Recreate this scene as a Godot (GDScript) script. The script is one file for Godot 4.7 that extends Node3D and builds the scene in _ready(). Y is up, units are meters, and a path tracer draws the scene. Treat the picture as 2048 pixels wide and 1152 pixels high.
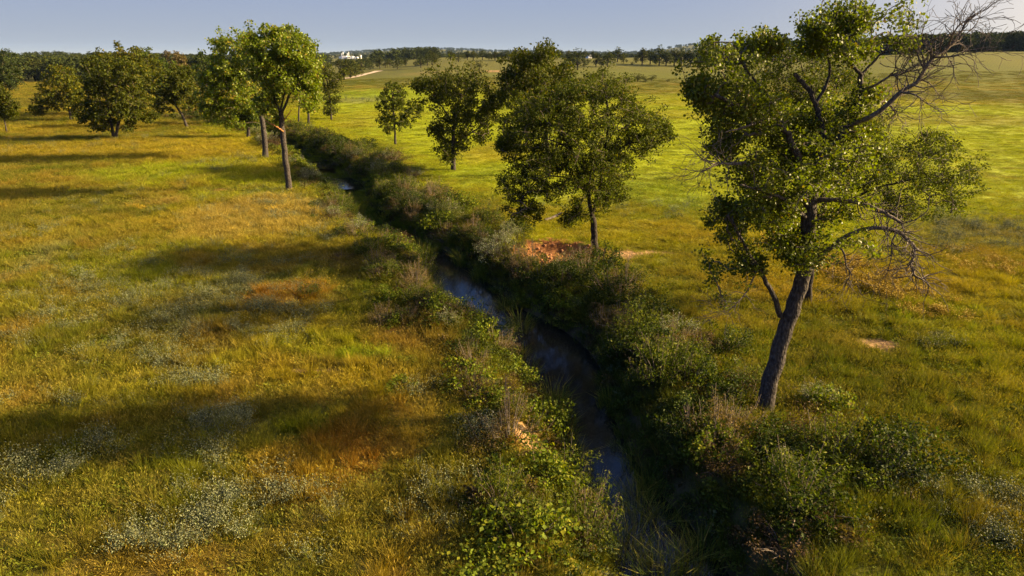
extends Node3D
# A creek winding through low-sun pasture, seen from a drone twelve metres up. Metres, y up, camera looks along -z.

const VC := 0.6          # vertex colours are stored divided by this so that dark linear values keep their precision
const WATER := -1.45

var R := RandomNumberGenerator.new()
var N1 := FastNoiseLite.new()
var N2 := FastNoiseLite.new()
var N3 := FastNoiseLite.new()
var M := {}
var used := {}
var creek_p := PackedVector2Array()
var creek_w := PackedFloat32Array()
var creek_bin := {}

# ------------------------------------------------------------------ tables (world metres)
# creek centre line: x, z, half width
const CREEK := [4.74,-13.78,0.85,4.45,-15.35,0.85,4.05,-16.97,0.8,3.49,-18.73,0.75,3.17,-20.68,0.7,2.87,-22.87,0.8,2.61,-25.32,1.15,2.28,-28,1.5,1.61,-30.52,1.55,0.29,-33.02,1.5,-1.07,-35.12,1.4,-2.34,-38.06,1.35,-3.54,-41.02,1.2,-4.52,-44.06,0.85,-5.53,-46.56,0.6,-7.84,-49.53,0.6,-9.72,-51.74,0.75,-11.27,-55.18,0.55,-13.53,-61.76,0.55,-15.52,-67.14,1,-18.17,-73.42,1.6,-21.23,-80.02,1.2,-24.07,-86.97,1.7,-27.49,-93.11,1.2,-31.94,-101.61,0.7,-38,-112.33,0.7,-45.19,-122.3,0.7,-53.11,-131.3,0.7,-61.61,-137.92,0.7,-71.13,-143.3,0.7]
# grass patches: x, z, radius x, radius z, linear colour, weight
const PATCHES := [7.35,-135,48,98.5,0.335,0.4,0.008,0.95,
	70.5,-146,49.2,91.5,0.335,0.4,0.008,0.95,
	-27.7,-175,24.7,97,0.335,0.4,0.008,0.92,
	27.3,-78.6,17,24.3,0.335,0.4,0.008,0.69,
	19.4,-54.6,16.1,12.1,0.335,0.4,0.008,0.575,
	36.1,-63,16.3,15.3,0.335,0.4,0.008,0.69,
	9.42,-45.1,8.31,6.51,0.335,0.4,0.008,0.402,
	19.3,-40.3,11,6.47,0.335,0.275,0.02,0.402,
	9.84,-58.7,8.8,11.2,0.26,0.37,0.012,0.575,
	13.2,-54.4,6.15,4.83,0.095,0.135,0.014,0.402,
	9.59,-38.3,7.31,6.04,0.145,0.16,0.016,0.575,
	15.9,-35.6,3.32,4.98,0.4,0.2,0.024,0.345,
	20.7,-36.4,3.23,5.42,0.335,0.275,0.02,0.69,
	26.3,-39.2,4.8,5.37,0.335,0.275,0.02,0.46,
	16,-30,6.86,4.42,0.145,0.16,0.016,0.575,
	20.9,-30.3,4.78,3.82,0.26,0.37,0.012,0.345,
	12.3,-24.2,2.89,3.15,0.095,0.135,0.014,0.69,
	14.3,-22.4,4.63,3.19,0.145,0.16,0.016,0.805,
	14.8,-18.9,2.47,3.66,0.145,0.16,0.016,0.575,
	19.5,-44.7,10.5,8.05,0.26,0.37,0.012,0.402,
	11.2,-18.1,1.81,2.22,0.095,0.135,0.014,0.575,
	12.3,-15,2.01,2.04,0.095,0.135,0.014,0.345,
	14.2,-46.2,4.07,5.78,0.335,0.275,0.02,0.575,
	10.7,-46.4,4.1,4.06,0.335,0.275,0.02,0.46,
	33,-46.8,4.51,5.61,0.26,0.26,0.115,0.575,
	34.5,-52.7,6.05,3.01,0.26,0.37,0.012,0.46,
	79.5,-135,23.5,12.5,0.27,0.2,0.07,0.402,
	75.4,-185,48.2,17.5,0.335,0.275,0.02,0.46,
	134,-217,34.1,31,0.135,0.14,0.026,0.69,
	32.5,-149,16,13.7,0.335,0.275,0.02,0.402,
	-1.59,-91.4,5.32,9.62,0.335,0.275,0.02,0.575,
	6.17,-52.9,5.83,6.24,0.335,0.275,0.02,0.46,
	-3.42,-72.9,6.42,5.49,0.26,0.37,0.012,0.46,
	14,-69.2,5.92,5.62,0.095,0.135,0.014,0.287,
	-45.5,-219,18.1,35.4,0.26,0.37,0.012,0.575,
	-41.9,-195,7.95,12,0.26,0.26,0.115,0.575,
	-27.4,-146,8.26,17.3,0.335,0.275,0.02,0.345,
	-29.1,-125,5.26,6.37,0.335,0.275,0.02,0.46,
	-47.8,-91.2,19.8,12.4,0.335,0.275,0.02,0.69,
	-52,-78.8,9.05,5.49,0.095,0.135,0.014,0.46,
	-38.7,-73,6.24,6.25,0.26,0.37,0.012,0.575,
	-74.5,-119,12.6,6.2,0.335,0.275,0.02,0.69,
	-125,-182,10.9,53,0.135,0.14,0.026,0.69,
	-41.3,-91.3,5.25,10.3,0.335,0.275,0.02,0.575,
	-26,-76.9,3.5,7.53,0.335,0.275,0.02,0.46,
	-27.1,-67.9,4.71,3.51,0.335,0.4,0.008,0.575,
	-30.1,-58.5,1.68,1.85,0.4,0.2,0.024,0.575,
	-19.3,-54.7,5,5.76,0.38,0.3,0.075,0.805,
	-23.4,-52.7,5.09,7.1,0.335,0.275,0.02,0.69,
	-15.4,-46,3.4,3.36,0.335,0.275,0.02,0.575,
	-35.4,-54.4,7.97,7.62,0.145,0.16,0.016,0.69,
	-29.8,-40.5,1.16,6.85,0.26,0.26,0.115,0.575,
	-28.3,-45.3,5.1,3.98,0.145,0.16,0.016,0.575,
	-22.5,-33,5,2.9,0.335,0.275,0.02,0.402,
	-15.8,-32.5,4.06,4.39,0.26,0.26,0.115,0.402,
	-19.3,-31.8,4.55,4.16,0.145,0.16,0.016,0.575,
	-11.8,-32.4,2.25,1.7,0.4,0.2,0.024,0.805,
	-9.72,-30.6,1.95,1.27,0.38,0.3,0.075,0.46,
	-12.1,-29.3,2.77,1.72,0.335,0.275,0.02,0.46,
	-8.19,-27.5,2.68,1.73,0.335,0.4,0.008,0.517,
	-5.96,-26.2,1.27,0.72,0.26,0.37,0.012,0.805,
	-6.74,-25,1.62,0.476,0.27,0.2,0.07,0.69,
	-7.34,-23.5,2.3,1.28,0.335,0.275,0.02,0.69,
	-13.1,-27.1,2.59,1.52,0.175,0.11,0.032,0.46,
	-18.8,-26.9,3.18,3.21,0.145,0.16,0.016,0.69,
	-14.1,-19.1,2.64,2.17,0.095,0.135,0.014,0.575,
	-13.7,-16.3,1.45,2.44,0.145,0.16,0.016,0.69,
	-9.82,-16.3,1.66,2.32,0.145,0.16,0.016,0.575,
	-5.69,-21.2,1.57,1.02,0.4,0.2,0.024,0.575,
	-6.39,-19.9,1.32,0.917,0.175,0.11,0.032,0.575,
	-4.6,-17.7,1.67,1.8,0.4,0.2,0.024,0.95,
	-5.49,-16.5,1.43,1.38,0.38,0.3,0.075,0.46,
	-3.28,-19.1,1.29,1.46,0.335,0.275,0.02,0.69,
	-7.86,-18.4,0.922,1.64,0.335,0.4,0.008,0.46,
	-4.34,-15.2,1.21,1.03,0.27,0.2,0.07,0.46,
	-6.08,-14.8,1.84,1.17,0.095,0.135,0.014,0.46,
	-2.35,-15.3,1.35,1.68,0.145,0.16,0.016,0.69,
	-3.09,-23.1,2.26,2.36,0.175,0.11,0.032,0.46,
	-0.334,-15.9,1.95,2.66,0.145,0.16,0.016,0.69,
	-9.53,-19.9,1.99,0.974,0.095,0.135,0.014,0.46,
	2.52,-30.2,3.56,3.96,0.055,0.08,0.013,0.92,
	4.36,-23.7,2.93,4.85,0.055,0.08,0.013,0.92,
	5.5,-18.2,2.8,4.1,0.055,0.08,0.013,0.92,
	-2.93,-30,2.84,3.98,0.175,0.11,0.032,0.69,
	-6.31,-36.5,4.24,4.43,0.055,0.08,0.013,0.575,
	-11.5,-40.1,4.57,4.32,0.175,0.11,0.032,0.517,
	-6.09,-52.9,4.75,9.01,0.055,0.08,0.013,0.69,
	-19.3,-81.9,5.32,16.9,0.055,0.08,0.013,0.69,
	-15.4,-343,36.1,53.2,0.135,0.14,0.026,0.92,
	55.2,-349,61.2,54,0.135,0.14,0.026,0.95,
	131,-326,55.6,56.4,0.135,0.14,0.026,0.95,
	207,-338,55.6,55.4,0.135,0.14,0.026,0.95,
	-51.8,-363,31.6,76.6,0.135,0.14,0.026,0.92,
	-42.9,-374,16.4,25.1,0.27,0.2,0.07,0.575,
	-6.33,-378,15.7,15.5,0.36,0.16,0.065,0.345,
	-67.5,-297,17.5,21.3,0.095,0.135,0.014,0.46,
	-4.85,-17.4,2.55,2.14,0.4,0.2,0.024,0.69,
	-5.57,-16.3,1.7,1.35,0.335,0.275,0.02,0.575,
	-11.7,-32.1,2.74,1.74,0.4,0.2,0.024,0.517,
	-5.2,-20.6,2.22,1.03,0.335,0.275,0.02,0.46,
	-18.3,-52.8,6.4,7.3,0.38,0.3,0.075,0.805,
	-10,-29.9,2.88,1.84,0.335,0.275,0.02,0.575,
	-30.1,-58.5,2.55,2.23,0.38,0.3,0.075,0.69,
	17.6,-36.5,3.05,4.35,0.335,0.275,0.02,0.575,
	0.613,-20.5,1.02,1.99,0.4,0.2,0.024,0.575,
	-30.8,-46.7,6.97,5.51,0.335,0.275,0.02,0.402,
	-7.46,-23.9,2.73,1.33,0.335,0.275,0.02,0.69,
	12.3,-20.2,8.21,8.35,0.095,0.135,0.014,0.483,
	13.6,-27.1,5.27,4.9,0.095,0.135,0.014,0.345,
	6.39,-351,75.7,43.6,0.145,0.16,0.016,0.46,
	155,-328,78.8,35.1,0.145,0.16,0.016,0.46]
# bare soil: x, z, radius x, radius z, linear colour
const BARE := [2.69,-42.1,3.13,3.11,0.36,0.16,0.065,
	6.39,-41.7,1.92,1.23,0.5,0.31,0.15,
	8.85,-42.1,1.43,0.453,0.5,0.31,0.15,
	16.1,-27.5,0.885,0.818,0.5,0.31,0.15,
	0.532,-20.6,0.684,0.873,0.5,0.31,0.15,
	12.2,-22.2,0.395,0.311,0.5,0.31,0.15,
	-7.68,-24.7,1.22,0.239,0.5,0.31,0.15,
	-5.35,-28.9,0.696,0.501,0.36,0.16,0.065,
	-27,-62.7,0.975,0.865,0.36,0.16,0.065,
	-0.501,-34,1.06,0.659,0.5,0.31,0.15,
	-10.4,-380,3.68,4.85,0.5,0.31,0.15]
# pale weeds and yellow flowers: x, z, radius x, radius z, count
const WEEDS := [-21.66,-36.28,7.22,6.54,260,-15.63,-33.21,5.18,4.56,260,-21.62,-30.39,3.79,4.5,160,-34.1,-45.37,1.4,8.1,130,-14.73,-36.45,3.99,3.59,100,-11.19,-29.92,3.09,2.4,140,-14.96,-26.96,3.82,2.56,120,-12.08,-23.77,1.39,0.71,45,-9.97,-20.53,1.38,0.77,60,-10.6,-18.94,1.12,1.37,26,-9.36,-18.08,1.21,2.2,46,-8.75,-16.14,1.38,1.54,40,-7.55,-15.55,0.81,1.03,50,-9.79,-14.65,0.51,0.66,45,-8.53,-14.15,0.62,0.53,40,-13.37,-17.47,0.4,0.49,25,-14.73,-17.93,0.94,1.12,15,-13.9,-15.88,0.43,1.17,20,-13.25,-19.35,1.17,0.65,25,-6.62,-16.45,0.85,1.13,35,-5.01,-15.19,0.81,1.02,20,-19.23,-55.69,5.47,7.03,200,-31.8,-78.71,5.6,7.99,80,-60.48,-95.77,11.32,9.66,80,-13.38,-46.17,2.75,2.63,60,33.94,-48.19,4.59,5.26,420,29.82,-43.37,3.83,2.05,60,13.2,-15.64,1.11,1.53,70,11.24,-16.81,0.85,0.97,25,18.72,-27.42,1.3,1.07,14,-3.23,-22.71,0.74,0.76,14,-1.23,-19.92,0.67,1.26,25,-2.19,-16.44,0.86,1.4,30,-15.93,-22.47,2.53,1.11,20,-41.94,-194.95,11.83,11.95,110,-4.73,-280.4,17.88,10.41,0,13.22,-54.4,4.97,3.85,60,-31.33,-58.35,11.2,8.76,100,3.28,-58.23,3.51,3.9,30,-5.06,-54.73,2.46,3.86,24]
const YELLOW := [20.04,-37.41,2.21,2.39,190,20.2,-33.93,1.5,1.38,130,19.75,-39.33,1.51,1.4,60,28.16,-39.3,2.58,2.4,70,20.87,-32.34,1.97,1.4,40,-30.88,-54.81,0.56,0.51,14,17.18,-42.18,2.01,2.27,24,-19.28,-51.08,4.76,6.82,20,20.33,-30.98,1.42,0.98,20]
# reed clumps at the water: x, z
const REEDS := [3.36,-15.89,3.12,-16.4,4.05,-17.54,4.47,-17.32,3.89,-18.38,4.45,-15.23,5.19,-15.43,1.8,-24.07,1.91,-22.13,1.97,-20.46,1.65,-24.93,-6,-45.33,-6.56,-47.03,-4.28,-47.42,-3.15,-43.93,-2,-40.69,-0.39,-35.66,0.41,-32.6,-15.83,-63.91,-13.71,-59.52,-26.04,-98.76,-13.86,-57.25,-0.57,-29.99,-1.64,-32.55,2.55,-17.73,3.83,-14.85]
# far trees: x, z, height, kind
const FAR := [-98.4,-183.0,7.8,1,
	-94.7,-192.9,6.6,2,
	-91.9,-215.5,9.1,2,
	-110.5,-216.2,7.9,0,
	-94.8,-230.2,8.8,0,
	-111.5,-244.0,8.6,1,
	28.9,-303.1,1.3,3,
	49.3,-303.9,1.7,3,
	33.4,-304.7,1.9,3,
	36.8,-306.8,2.6,3,
	57.6,-308.3,1.9,3,
	67.4,-308.6,0.9,3,
	-218.8,-308.7,10.0,1,
	54.4,-308.8,2.6,3,
	61.0,-311.5,2.2,3,
	39.9,-312.4,3.7,3,
	-227.1,-325.3,9.1,0,
	-77.4,-328.7,8.3,1,
	-225.5,-330.5,10.2,2,
	-223.6,-334.7,9.9,1,
	-221.8,-339.1,10.5,0,
	-227.7,-356.1,10.0,2,
	-224.6,-358.3,8.5,0,
	-81.8,-361.3,8.6,0,
	-82.6,-378.0,6.9,1,
	35.7,-390.3,9.8,2,
	31.8,-392.7,7.1,0,
	28.1,-394.3,3.9,3,
	-20.5,-397.3,2.2,3,
	-18.3,-402.6,3.9,3,
	41.7,-415.5,2.3,3,
	52.8,-422.8,2.9,3,
	56.4,-423.5,8.0,0,
	122.5,-426.7,8.9,0,
	50.1,-428.1,6.6,1,
	117.5,-430.1,9.6,2,
	129.9,-432.4,9.6,1,
	93.1,-434.0,7.9,0,
	113.9,-436.9,9.1,1,
	98.8,-437.8,8.5,1,
	103.2,-438.0,9.2,2,
	108.9,-439.0,8.6,0,
	-55.8,-439.6,7.4,2,
	90.5,-442.0,10.5,2,
	-92.7,-442.3,7.4,2,
	74.3,-444.8,1.5,3,
	-71.4,-446.9,6.2,0,
	80.9,-446.9,9.0,1,
	90.0,-448.5,2.2,3,
	87.4,-454.6,8.2,0,
	71.8,-462.6,4.5,1,
	-54.6,-463.7,6.8,0,
	-92.5,-466.5,5.9,0,
	-86.5,-469.7,6.2,1,
	-52.5,-471.4,7.9,1,
	-51.1,-476.3,4.0,3,
	-70.6,-477.7,4.3,1,
	-84.3,-477.7,4.0,3,
	-81.7,-480.6,5.0,0,
	70.5,-480.6,8.4,2,
	-36.6,-492.4,3.8,3,
	19.1,-508.8,6.7,1,
	-2.5,-509.9,6.7,0,
	12.8,-510.5,6.7,0,
	-7.5,-511.4,6.0,2,
	-12.2,-514.9,5.7,1,
	7.9,-518.0,5.8,2,
	2.5,-522.5,6.5,1,
	-44.7,-523.0,6.2,1,
	-16.8,-525.0,4.7,0,
	-21.6,-525.8,6.9,2,
	27.8,-526.7,5.9,2,
	-311.2,-529.2,9.6,2,
	41.7,-530.8,5.5,1,
	-28.4,-531.1,5.9,1,
	-32.9,-532.5,5.9,0,
	60.4,-540.0,5.2,0,
	-328.6,-544.9,9.9,1,
	55.5,-547.1,5.7,2,
	-338.3,-554.6,9.3,0,
	37.7,-565.1,5.9,0]
const ROAD := [-82.62,-334.72,-82.27,-368.19,-83.79,-393.82,-83.74,-414.38,-82.19,-426.14,-81.4,-441.55]
# single bushes that stand out: x, z, kind, size, label
const BUSHES := [
	[0.08,-25.54,2,1.15,"round bright green bush overhanging the water mid creek"],
	[-3.36,-36.34,2,0.75,"small sunlit yellow bush leaning over the blue stretch of water"],
	[6.86,-24.92,2,1.15,"sunlit broad leaved bush between the near pool and leaning cottonwood"],
	[7.32,-23.27,2,1.00,"lower sunlit broad leaved bush left of the leaning cottonwood foot"],
	[6.95,-18.09,2,0.90,"pale leaved bush halfway down the slope below the leaning cottonwood"],
	[9.41,-17.93,2,1.05,"yellow green vine mound on the slope below the leaning cottonwood"],
	[10.10,-16.98,2,1.00,"yellow green vine mound at the right end of the bank brush"],
	[-4.22,-23.07,2,0.75,"isolated yellow green bush in the grass left of the creek"],
	[-4.24,-25.18,2,0.55,"small yellow green bush above the isolated one left of the creek"],
	[7.18,-14.50,5,1.20,"rusty brown bramble at the bottom right of the bank brush"],
	[8.40,-14.93,5,1.00,"small rusty bramble right of the big bottom one"],
	[6.37,-17.95,5,1.10,"dark red brown bramble on the shaded slope"],
	[5.65,-26.58,5,1.10,"purplish bramble above the near pool"],
	[7.24,-27.98,3,1.10,"silvery weed bush high on the right bank above the pool"],
	[-0.79,-21.94,2,0.90,"bright leafy bush on the sandy left bank"],
	[0.64,-21.69,2,0.60,"little leafy bush on bare sand by the water"],
	[-0.57,-19.89,3,0.80,"silvery weed bush left of the bare sandy bank"],
	[5.89,-15.15,2,0.90,"shaded broad leaved bush beside the reeds at bottom"],
	[-0.34,-16.17,4,1.10,"tall yellow green willow bush at the bottom of the left bank"],
	[0.82,-17.08,2,1.00,"leafy bush hanging over the left waterside near the bottom"],
	[-5.65,-37.91,4,1.20,"dark feathery bush shading the left bank opposite red hollow"],
	[-5.94,-29.62,1,1.00,"dry brown weed bush at the shadow edge left of the creek"],
	[-10.55,-33.56,4,0.80,"small green bush inside the broad tree shadow"]]
# the trees near enough to tell their limbs: limb = radius at foot, radius at tip, 0 living 1 dead 2 freshly broken, then points from the tree's foot; blobs = leafy volumes x, y, z, radius, radius in z
const TREES := [
	{"name":"cottonwood_tree","label":"tall cottonwood leaning over the right bank, with bare dead limbs on its right","x":8.89,"z":-21.47,"kind":"cottonwood","leaves":84000,"leaf":0.09,
	"limbs":[[0.48,0.3,0,0.01,-0.12,0,0.07,0.71,0,0.19,1.78,0,0.38,3,0,0.59,4.17,0,0.73,5.14,0,0.71,6,0,0.63,7,0,0.64,7.97,0,0.74,8.92,0,0.84,9.45,0],[0.17,0.09,0,0.84,9.45,0,0.57,10.06,0,0.33,10.65,0,0.1,10.99,0,-0.16,11.24,0,-0.42,11.48,0],[0.09,0.03,0,0.36,10.65,0,0.57,11.09,0,0.64,11.59,0,0.48,12.16,0,0.5,12.72,0,0.44,13.17,0.4],[0.2,0.12,0,0.74,8.92,0,1,9.58,0.4,1.26,10.03,0.5,1.47,10.4,0.5,1.51,10.89,0.4,1.45,11.46,0.3],[0.09,0.03,0,1.45,11.46,0.3,1.07,11.81,0.3,0.97,12.23,0.2,1.11,12.85,0,1.13,13.4,0],[0.08,0.03,0,1.45,11.43,0.3,1.78,11.81,0.2,2.09,12.16,0.2,2.5,12.51,0],[0.14,0.04,1,1.26,10.03,0.5,1.48,10.24,0.9,1.78,10.55,1.2,2.09,11.02,1.4,2.44,11.29,1.5,2.62,11.63,1.5,2.87,11.96,1.4,3.28,12.22,1.3,3.56,12.57,1.2,3.78,12.94,1.1],[0.08,0.02,1,1.47,10.4,0.5,1.99,10.56,0.2,2.38,10.68,0,2.74,10.52,-0.2,2.98,10.33,-0.3,2.94,10.11,-0.3],[0.07,0.02,1,1.54,11.04,0.4,1.62,11.23,1,1.84,11.46,1.2,2.06,11.49,1.3,2.25,11.62,1.3,2.55,11.78,1.2],[0.05,0.01,1,2.87,11.96,1.4,2.94,11.98,2,3.15,12.05,2.3,3.47,12.11,2.5],[0.05,0.01,1,2.62,11.63,1.5,2.51,12.02,1.2,2.61,12.42,1,2.78,12.89,0.8],[0.05,0.01,1,3.28,12.22,1.3,3.08,12.54,1.7,3.16,12.84,1.9,3.6,12.96,2],[0.05,0.01,1,2.09,11.02,1.4,2.25,10.98,1.9,2.45,10.79,2.1,2.69,10.66,2.2],[0.2,0.08,0,0.64,7.16,0,0.03,8.65,0.3,-0.29,9.35,0.4,-0.67,9.88,0.5,-1.29,10.3,0.6,-1.71,10.46,0.7,-2.35,10.63,0.8,-2.99,10.92,0.9],[0.1,0.03,0,-0.67,9.88,0.5,-0.85,10.37,0.2,-1.23,10.95,0,-1.66,11.38,0,-2.09,11.88,0,-2.36,12.37,0],[0.1,0.03,0,-1.29,10.3,0.6,-2.05,10.12,1.4,-2.87,9.95,1.8],[0.12,0.04,0,0.63,7,0,-0.6,7.86,1,-1.61,8.27,1.6,-2.32,8.48,1.9],[0.1,0.03,0,0.52,7.33,0,1.57,7.82,-0.8,2.18,8.25,-1.2],[0.09,0.02,1,-1.94,8.99,1,-2.3,8.97,1.2,-2.77,9,1.3,-3.08,8.9,1.4,-3.39,8.77,1.5],[0.04,0.01,1,-2.77,9,1.3,-3.07,9.28,1.5,-3.41,9.43,1.6],[0.16,0.06,0,0.17,3.69,0,-0.22,4.42,0.2,-0.62,5.01,0.4,-1.03,5.59,0.6,-1.44,6.09,0.8,-1.85,6.76,1,-2.33,7.41,1.1],[0.05,0.01,1,-1.03,5.59,0.6,-1.41,4.96,1,-1.79,4.65,1.3,-2.14,4.44,1.5,-2.43,4.38,1.6],[0.14,0.05,1,0.92,5.66,0,1.17,6.14,0.5,1.57,6.74,0.9,2.05,7.01,1.1,2.45,7.02,1.2,2.81,6.95,1.3,3.24,6.63,1.4,3.39,6.39,1.4,3.32,5.98,1.5,3.52,5.59,1.5,3.82,5.51,1.5],[0.13,0.07,1,0.73,7.65,0,1.32,7.8,0.8,1.88,7.7,1.2,2.42,7.48,1.4,2.8,7.24,1.5],[0.05,0.01,1,2.81,6.95,1.3,2.66,6.63,1.4,2.72,6.23,1.4,2.64,5.79,1.5,2.57,5.5,1.5],[0.06,0.02,1,1.31,6.36,0.7,1.5,6.17,0.9,1.58,5.79,1,1.74,5.55,1,1.72,5.3,1],[0.03,0.01,1,2.66,6.63,1.4,3.07,6.23,1.4,3.4,5.95,1.4],[0.03,0.01,1,2.72,6.23,1.4,2.34,6.11,1.5,2.09,6.18,1.5]],
	"blobs":[1.01,13.06,0,0.85,2.71,0.51,12.65,0,0.64,2.95,1.58,12.69,0,0.67,2.37,2.23,12.37,0,0.5,1.73,-0.04,12.69,0,0.32,3.07,2.51,12.02,0,0.39,1.36,0.99,12.23,0,0.57,2.79,0.25,12.23,0,0.35,3.04,-2.53,12.16,0,0.53,2.38,-1.85,12.41,0,0.28,2.81,-2.84,11.67,0,0.57,2.04,-3.23,11.31,0,0.46,1.47,-2.18,11.38,0,0.67,2.57,-2.18,12.72,0,0.18,2.66,-1.25,12.37,0,0.25,3.02,-3.27,10.95,0,0.25,1.33,-2.77,10.5,0,0.57,1.99,-1.92,10.36,0,0.75,2.66,-1.06,10.21,0,0.67,3,-1.67,10.87,0,0.53,2.81,-0.58,9.45,0,0.85,3.07,-1.35,8.68,0,0.85,2.85,-2.28,9.38,0,0.46,2.35,0.29,8.76,0,0.92,3.1,1.26,9.07,0,0.64,2.88,0.09,7.89,0,0.99,3.11,-0.98,7.57,0,0.82,2.93,1.07,7.73,0,0.78,3,-1.88,7.33,0,0.6,2.49,0.6,6.75,0,0.92,3.1,-2.38,7.24,0,0.39,2.08,-1.5,6.5,0,0.53,2.66,-0.33,6.83,0,0.75,3.06,0.6,5.91,0,0.46,3.1,-2.02,5.23,0,0.53,2.22,-1.53,5.57,0,0.39,2.59,0.1,6,0,0.53,3.1,1.26,10.5,0,0.46,2.79,1.88,10.95,0,0.32,2.37,0.56,10.13,0,0.46,3.04,0.61,11.31,0,0.28,2.98,-1.97,4.71,0,0.39,2.22,-0.91,5.57,0,0.25,2.88,1.55,9.68,0,0.46,2.71,2.17,9.68,0,0.32,2.3,1.16,6,0,0.35,3.04]},
	{"name":"pecan_tree","label":"broad dark green pecan standing right behind the tall leaning cottonwood","x":15.16,"z":-32.85,"kind":"pecan","leaves":40000,"leaf":0.12,
	"limbs":[[0.3,0.2,0,0.02,-0.14,0,-0.06,1,0,-0.08,2.33,0,-0.01,4.13,0,0.15,5.86,0,0.17,7.31,0],[0.16,0.05,0,-0.01,4.13,0,1.31,5.04,-0.4,2.52,5.75,-0.6,3.82,6.16,-0.4,5.21,6.59,0],[0.15,0.05,0,0.17,7.31,0,-0.47,9.17,0,-1.25,10.53,0,-1.83,11.41,0],[0.12,0.05,0,0.17,7.31,0,0.82,8.48,0,1.02,9.4,0],[0.12,0.05,0,0,4.38,0,-1.39,7,-0.5,-2.27,9.1,-0.8]],
	"blobs":[3.99,6.71,0,1.49,4.02,5.43,6.71,0,1.18,3,2.75,6.23,0,1.08,4.47,5.34,5.37,0,0.82,3.33,4.62,7.78,0,0.72,3.51,1.6,7.31,0,1.23,4.6,6.25,6.23,0,0.62,2.07,3.8,5.13,0,0.72,4.22,4.88,8.25,0,0.31,3.22,2.4,7.55,0,0.56,4.5,6.36,5.13,0,0.36,2.27,1.72,5.86,0,0.77,4.61,-1.9,11.08,0,1.23,4.04,-2.98,11.41,0,1.03,3.37,-0.8,11.41,0,1.08,4.45,0.57,9.29,0,1.13,4.61,-2.8,9.97,0,1.18,3.37,-1.25,9.74,0,1.28,4.24,-4.01,11.41,0,0.67,2.15,0.19,10.97,0,0.67,4.6,-1.5,8.13,0,1.28,4.04,1.63,9.29,0,0.56,4.57,0.09,7.07,0,1.03,4.51]},
	{"name":"pecan_tree","label":"wide spreading dark green pecan beside the red dirt hollow","x":5.16,"z":-40.71,"kind":"pecan","leaves":60000,"leaf":0.15,
	"limbs":[[0.36,0.27,0,0,-0.1,0,-0.08,1.19,0,-0.22,2.45,0,-0.36,2.91,0],[0.2,0.12,0,-0.36,2.91,0,-0.52,3.98,0,-0.74,5.19,0,-1.12,5.93,0,-1.59,6.66,0,-1.99,7.3,0,-2.51,8.1,0],[0.1,0.04,0,-0.71,4.29,0,-1.42,4.9,0.4,-2.19,5.23,0.6,-3.23,5.27,0.8,-4.1,4.61,0.9,-4.69,3.88,1],[0.08,0.03,0,-0.97,5.72,0,-1.69,6.17,-0.4,-2.73,6.23,-0.6,-3.61,5.81,-0.8],[0.17,0.09,0,-0.29,2.76,0,0.03,3.93,-0.3,0.28,5.42,-0.4,0.41,6.92,-0.3,0.45,8.39,0,0.18,10.07,0],[0.1,0.04,0,0.28,5.42,-0.4,0.92,6.52,0,1.51,7.07,0.2,2.16,7.22,0.3,3.15,7.29,0.4],[0.08,0.03,0,-1.59,6.66,0,-2.66,7.3,0.5,-3.84,7.62,0.8,-4.99,7.78,1],[0.06,0.03,0,0.37,6.96,0,1.05,8.43,0.5,1.7,9.27,0.6],[0.05,0.02,0,-0.29,2.76,0,-0.93,3.02,0.5,-1.4,2.79,0.8]],
	"blobs":[0.17,10.29,0,1.06,4.25,1.05,9.79,0,0.81,3.99,-0.67,9.79,0,0.75,4.36,1.74,8.73,0,0.87,3.7,2.88,8.25,0,0.87,2.89,3.73,7.76,0,0.5,1.82,2.81,6.96,0,0.75,3.03,2.04,7.53,0,0.87,3.56,-0.03,8.1,0,1.49,4.3,-2.08,8.67,0,1.43,4.27,-1.54,9.79,0,0.99,4.35,-3.39,9.09,0,1.24,3.86,-4.4,8.1,0,1.24,3.25,-5.42,7.76,0,0.68,2.16,-4.69,6.66,0,1.18,3,-3.35,5.93,0,1.3,3.86,-2.03,6.66,0,1.43,4.27,-5.04,4.59,0,0.93,2.65,-4.73,3.22,0,0.81,2.95,-3.72,4.59,0,0.99,3.67,-3.91,2.91,0,0.5,3.55,-2.58,4.59,0,0.93,4.13,-1.09,4.89,0,1.12,4.37,0.24,5.34,0,1.43,4.28,1.24,6.08,0,0.99,3.99,-1.33,2.91,0,0.68,4.35,0.98,4.14,0,0.68,4.11,-1.77,2.45,0,0.5,4.3,-0.26,6.66,0,1.43,4.34,0.16,3.68,0,0.62,4.3,-2.93,7.53,0,1.24,4.03,-5.57,6.96,0,0.56,1.93]},
	{"name":"pecan_tree","label":"olive pecan with rounded top rising behind the spreading pecan","x":3.7,"z":-70.98,"kind":"olive","leaves":15000,"leaf":0.3,
	"limbs":[[0.4,0.28,0,0,-0.16,0,-0.04,2.17,0,-0.33,4.69,0,-0.62,7.15,0,-0.91,9.56,0],[0.15,0.06,0,-0.34,5.19,0,-2.89,7.64,0,-4.14,9.09,0],[0.15,0.06,0,-0.46,6.18,0,1.62,8.13,0,3.1,8.61,0]],
	"blobs":[-1.91,10.51,0,1.98,4.04,0.07,10.28,0,2.19,4.15,-3.15,10.75,0,1.56,3.59,-0.69,11.69,0,1.46,4.18,2.09,9.09,0,1.77,3.54,3.36,8.37,0,1.14,2.61,-4.14,9.8,0,0.94,2.94,-1.14,8.13,0,2.19,4.16,-3.39,8.13,0,1.56,3.46,1.14,7.15,0,2.08,3.94,-4.9,7.88,0,0.73,2.13,-2.38,5.93,0,1.77,3.9]},
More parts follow.
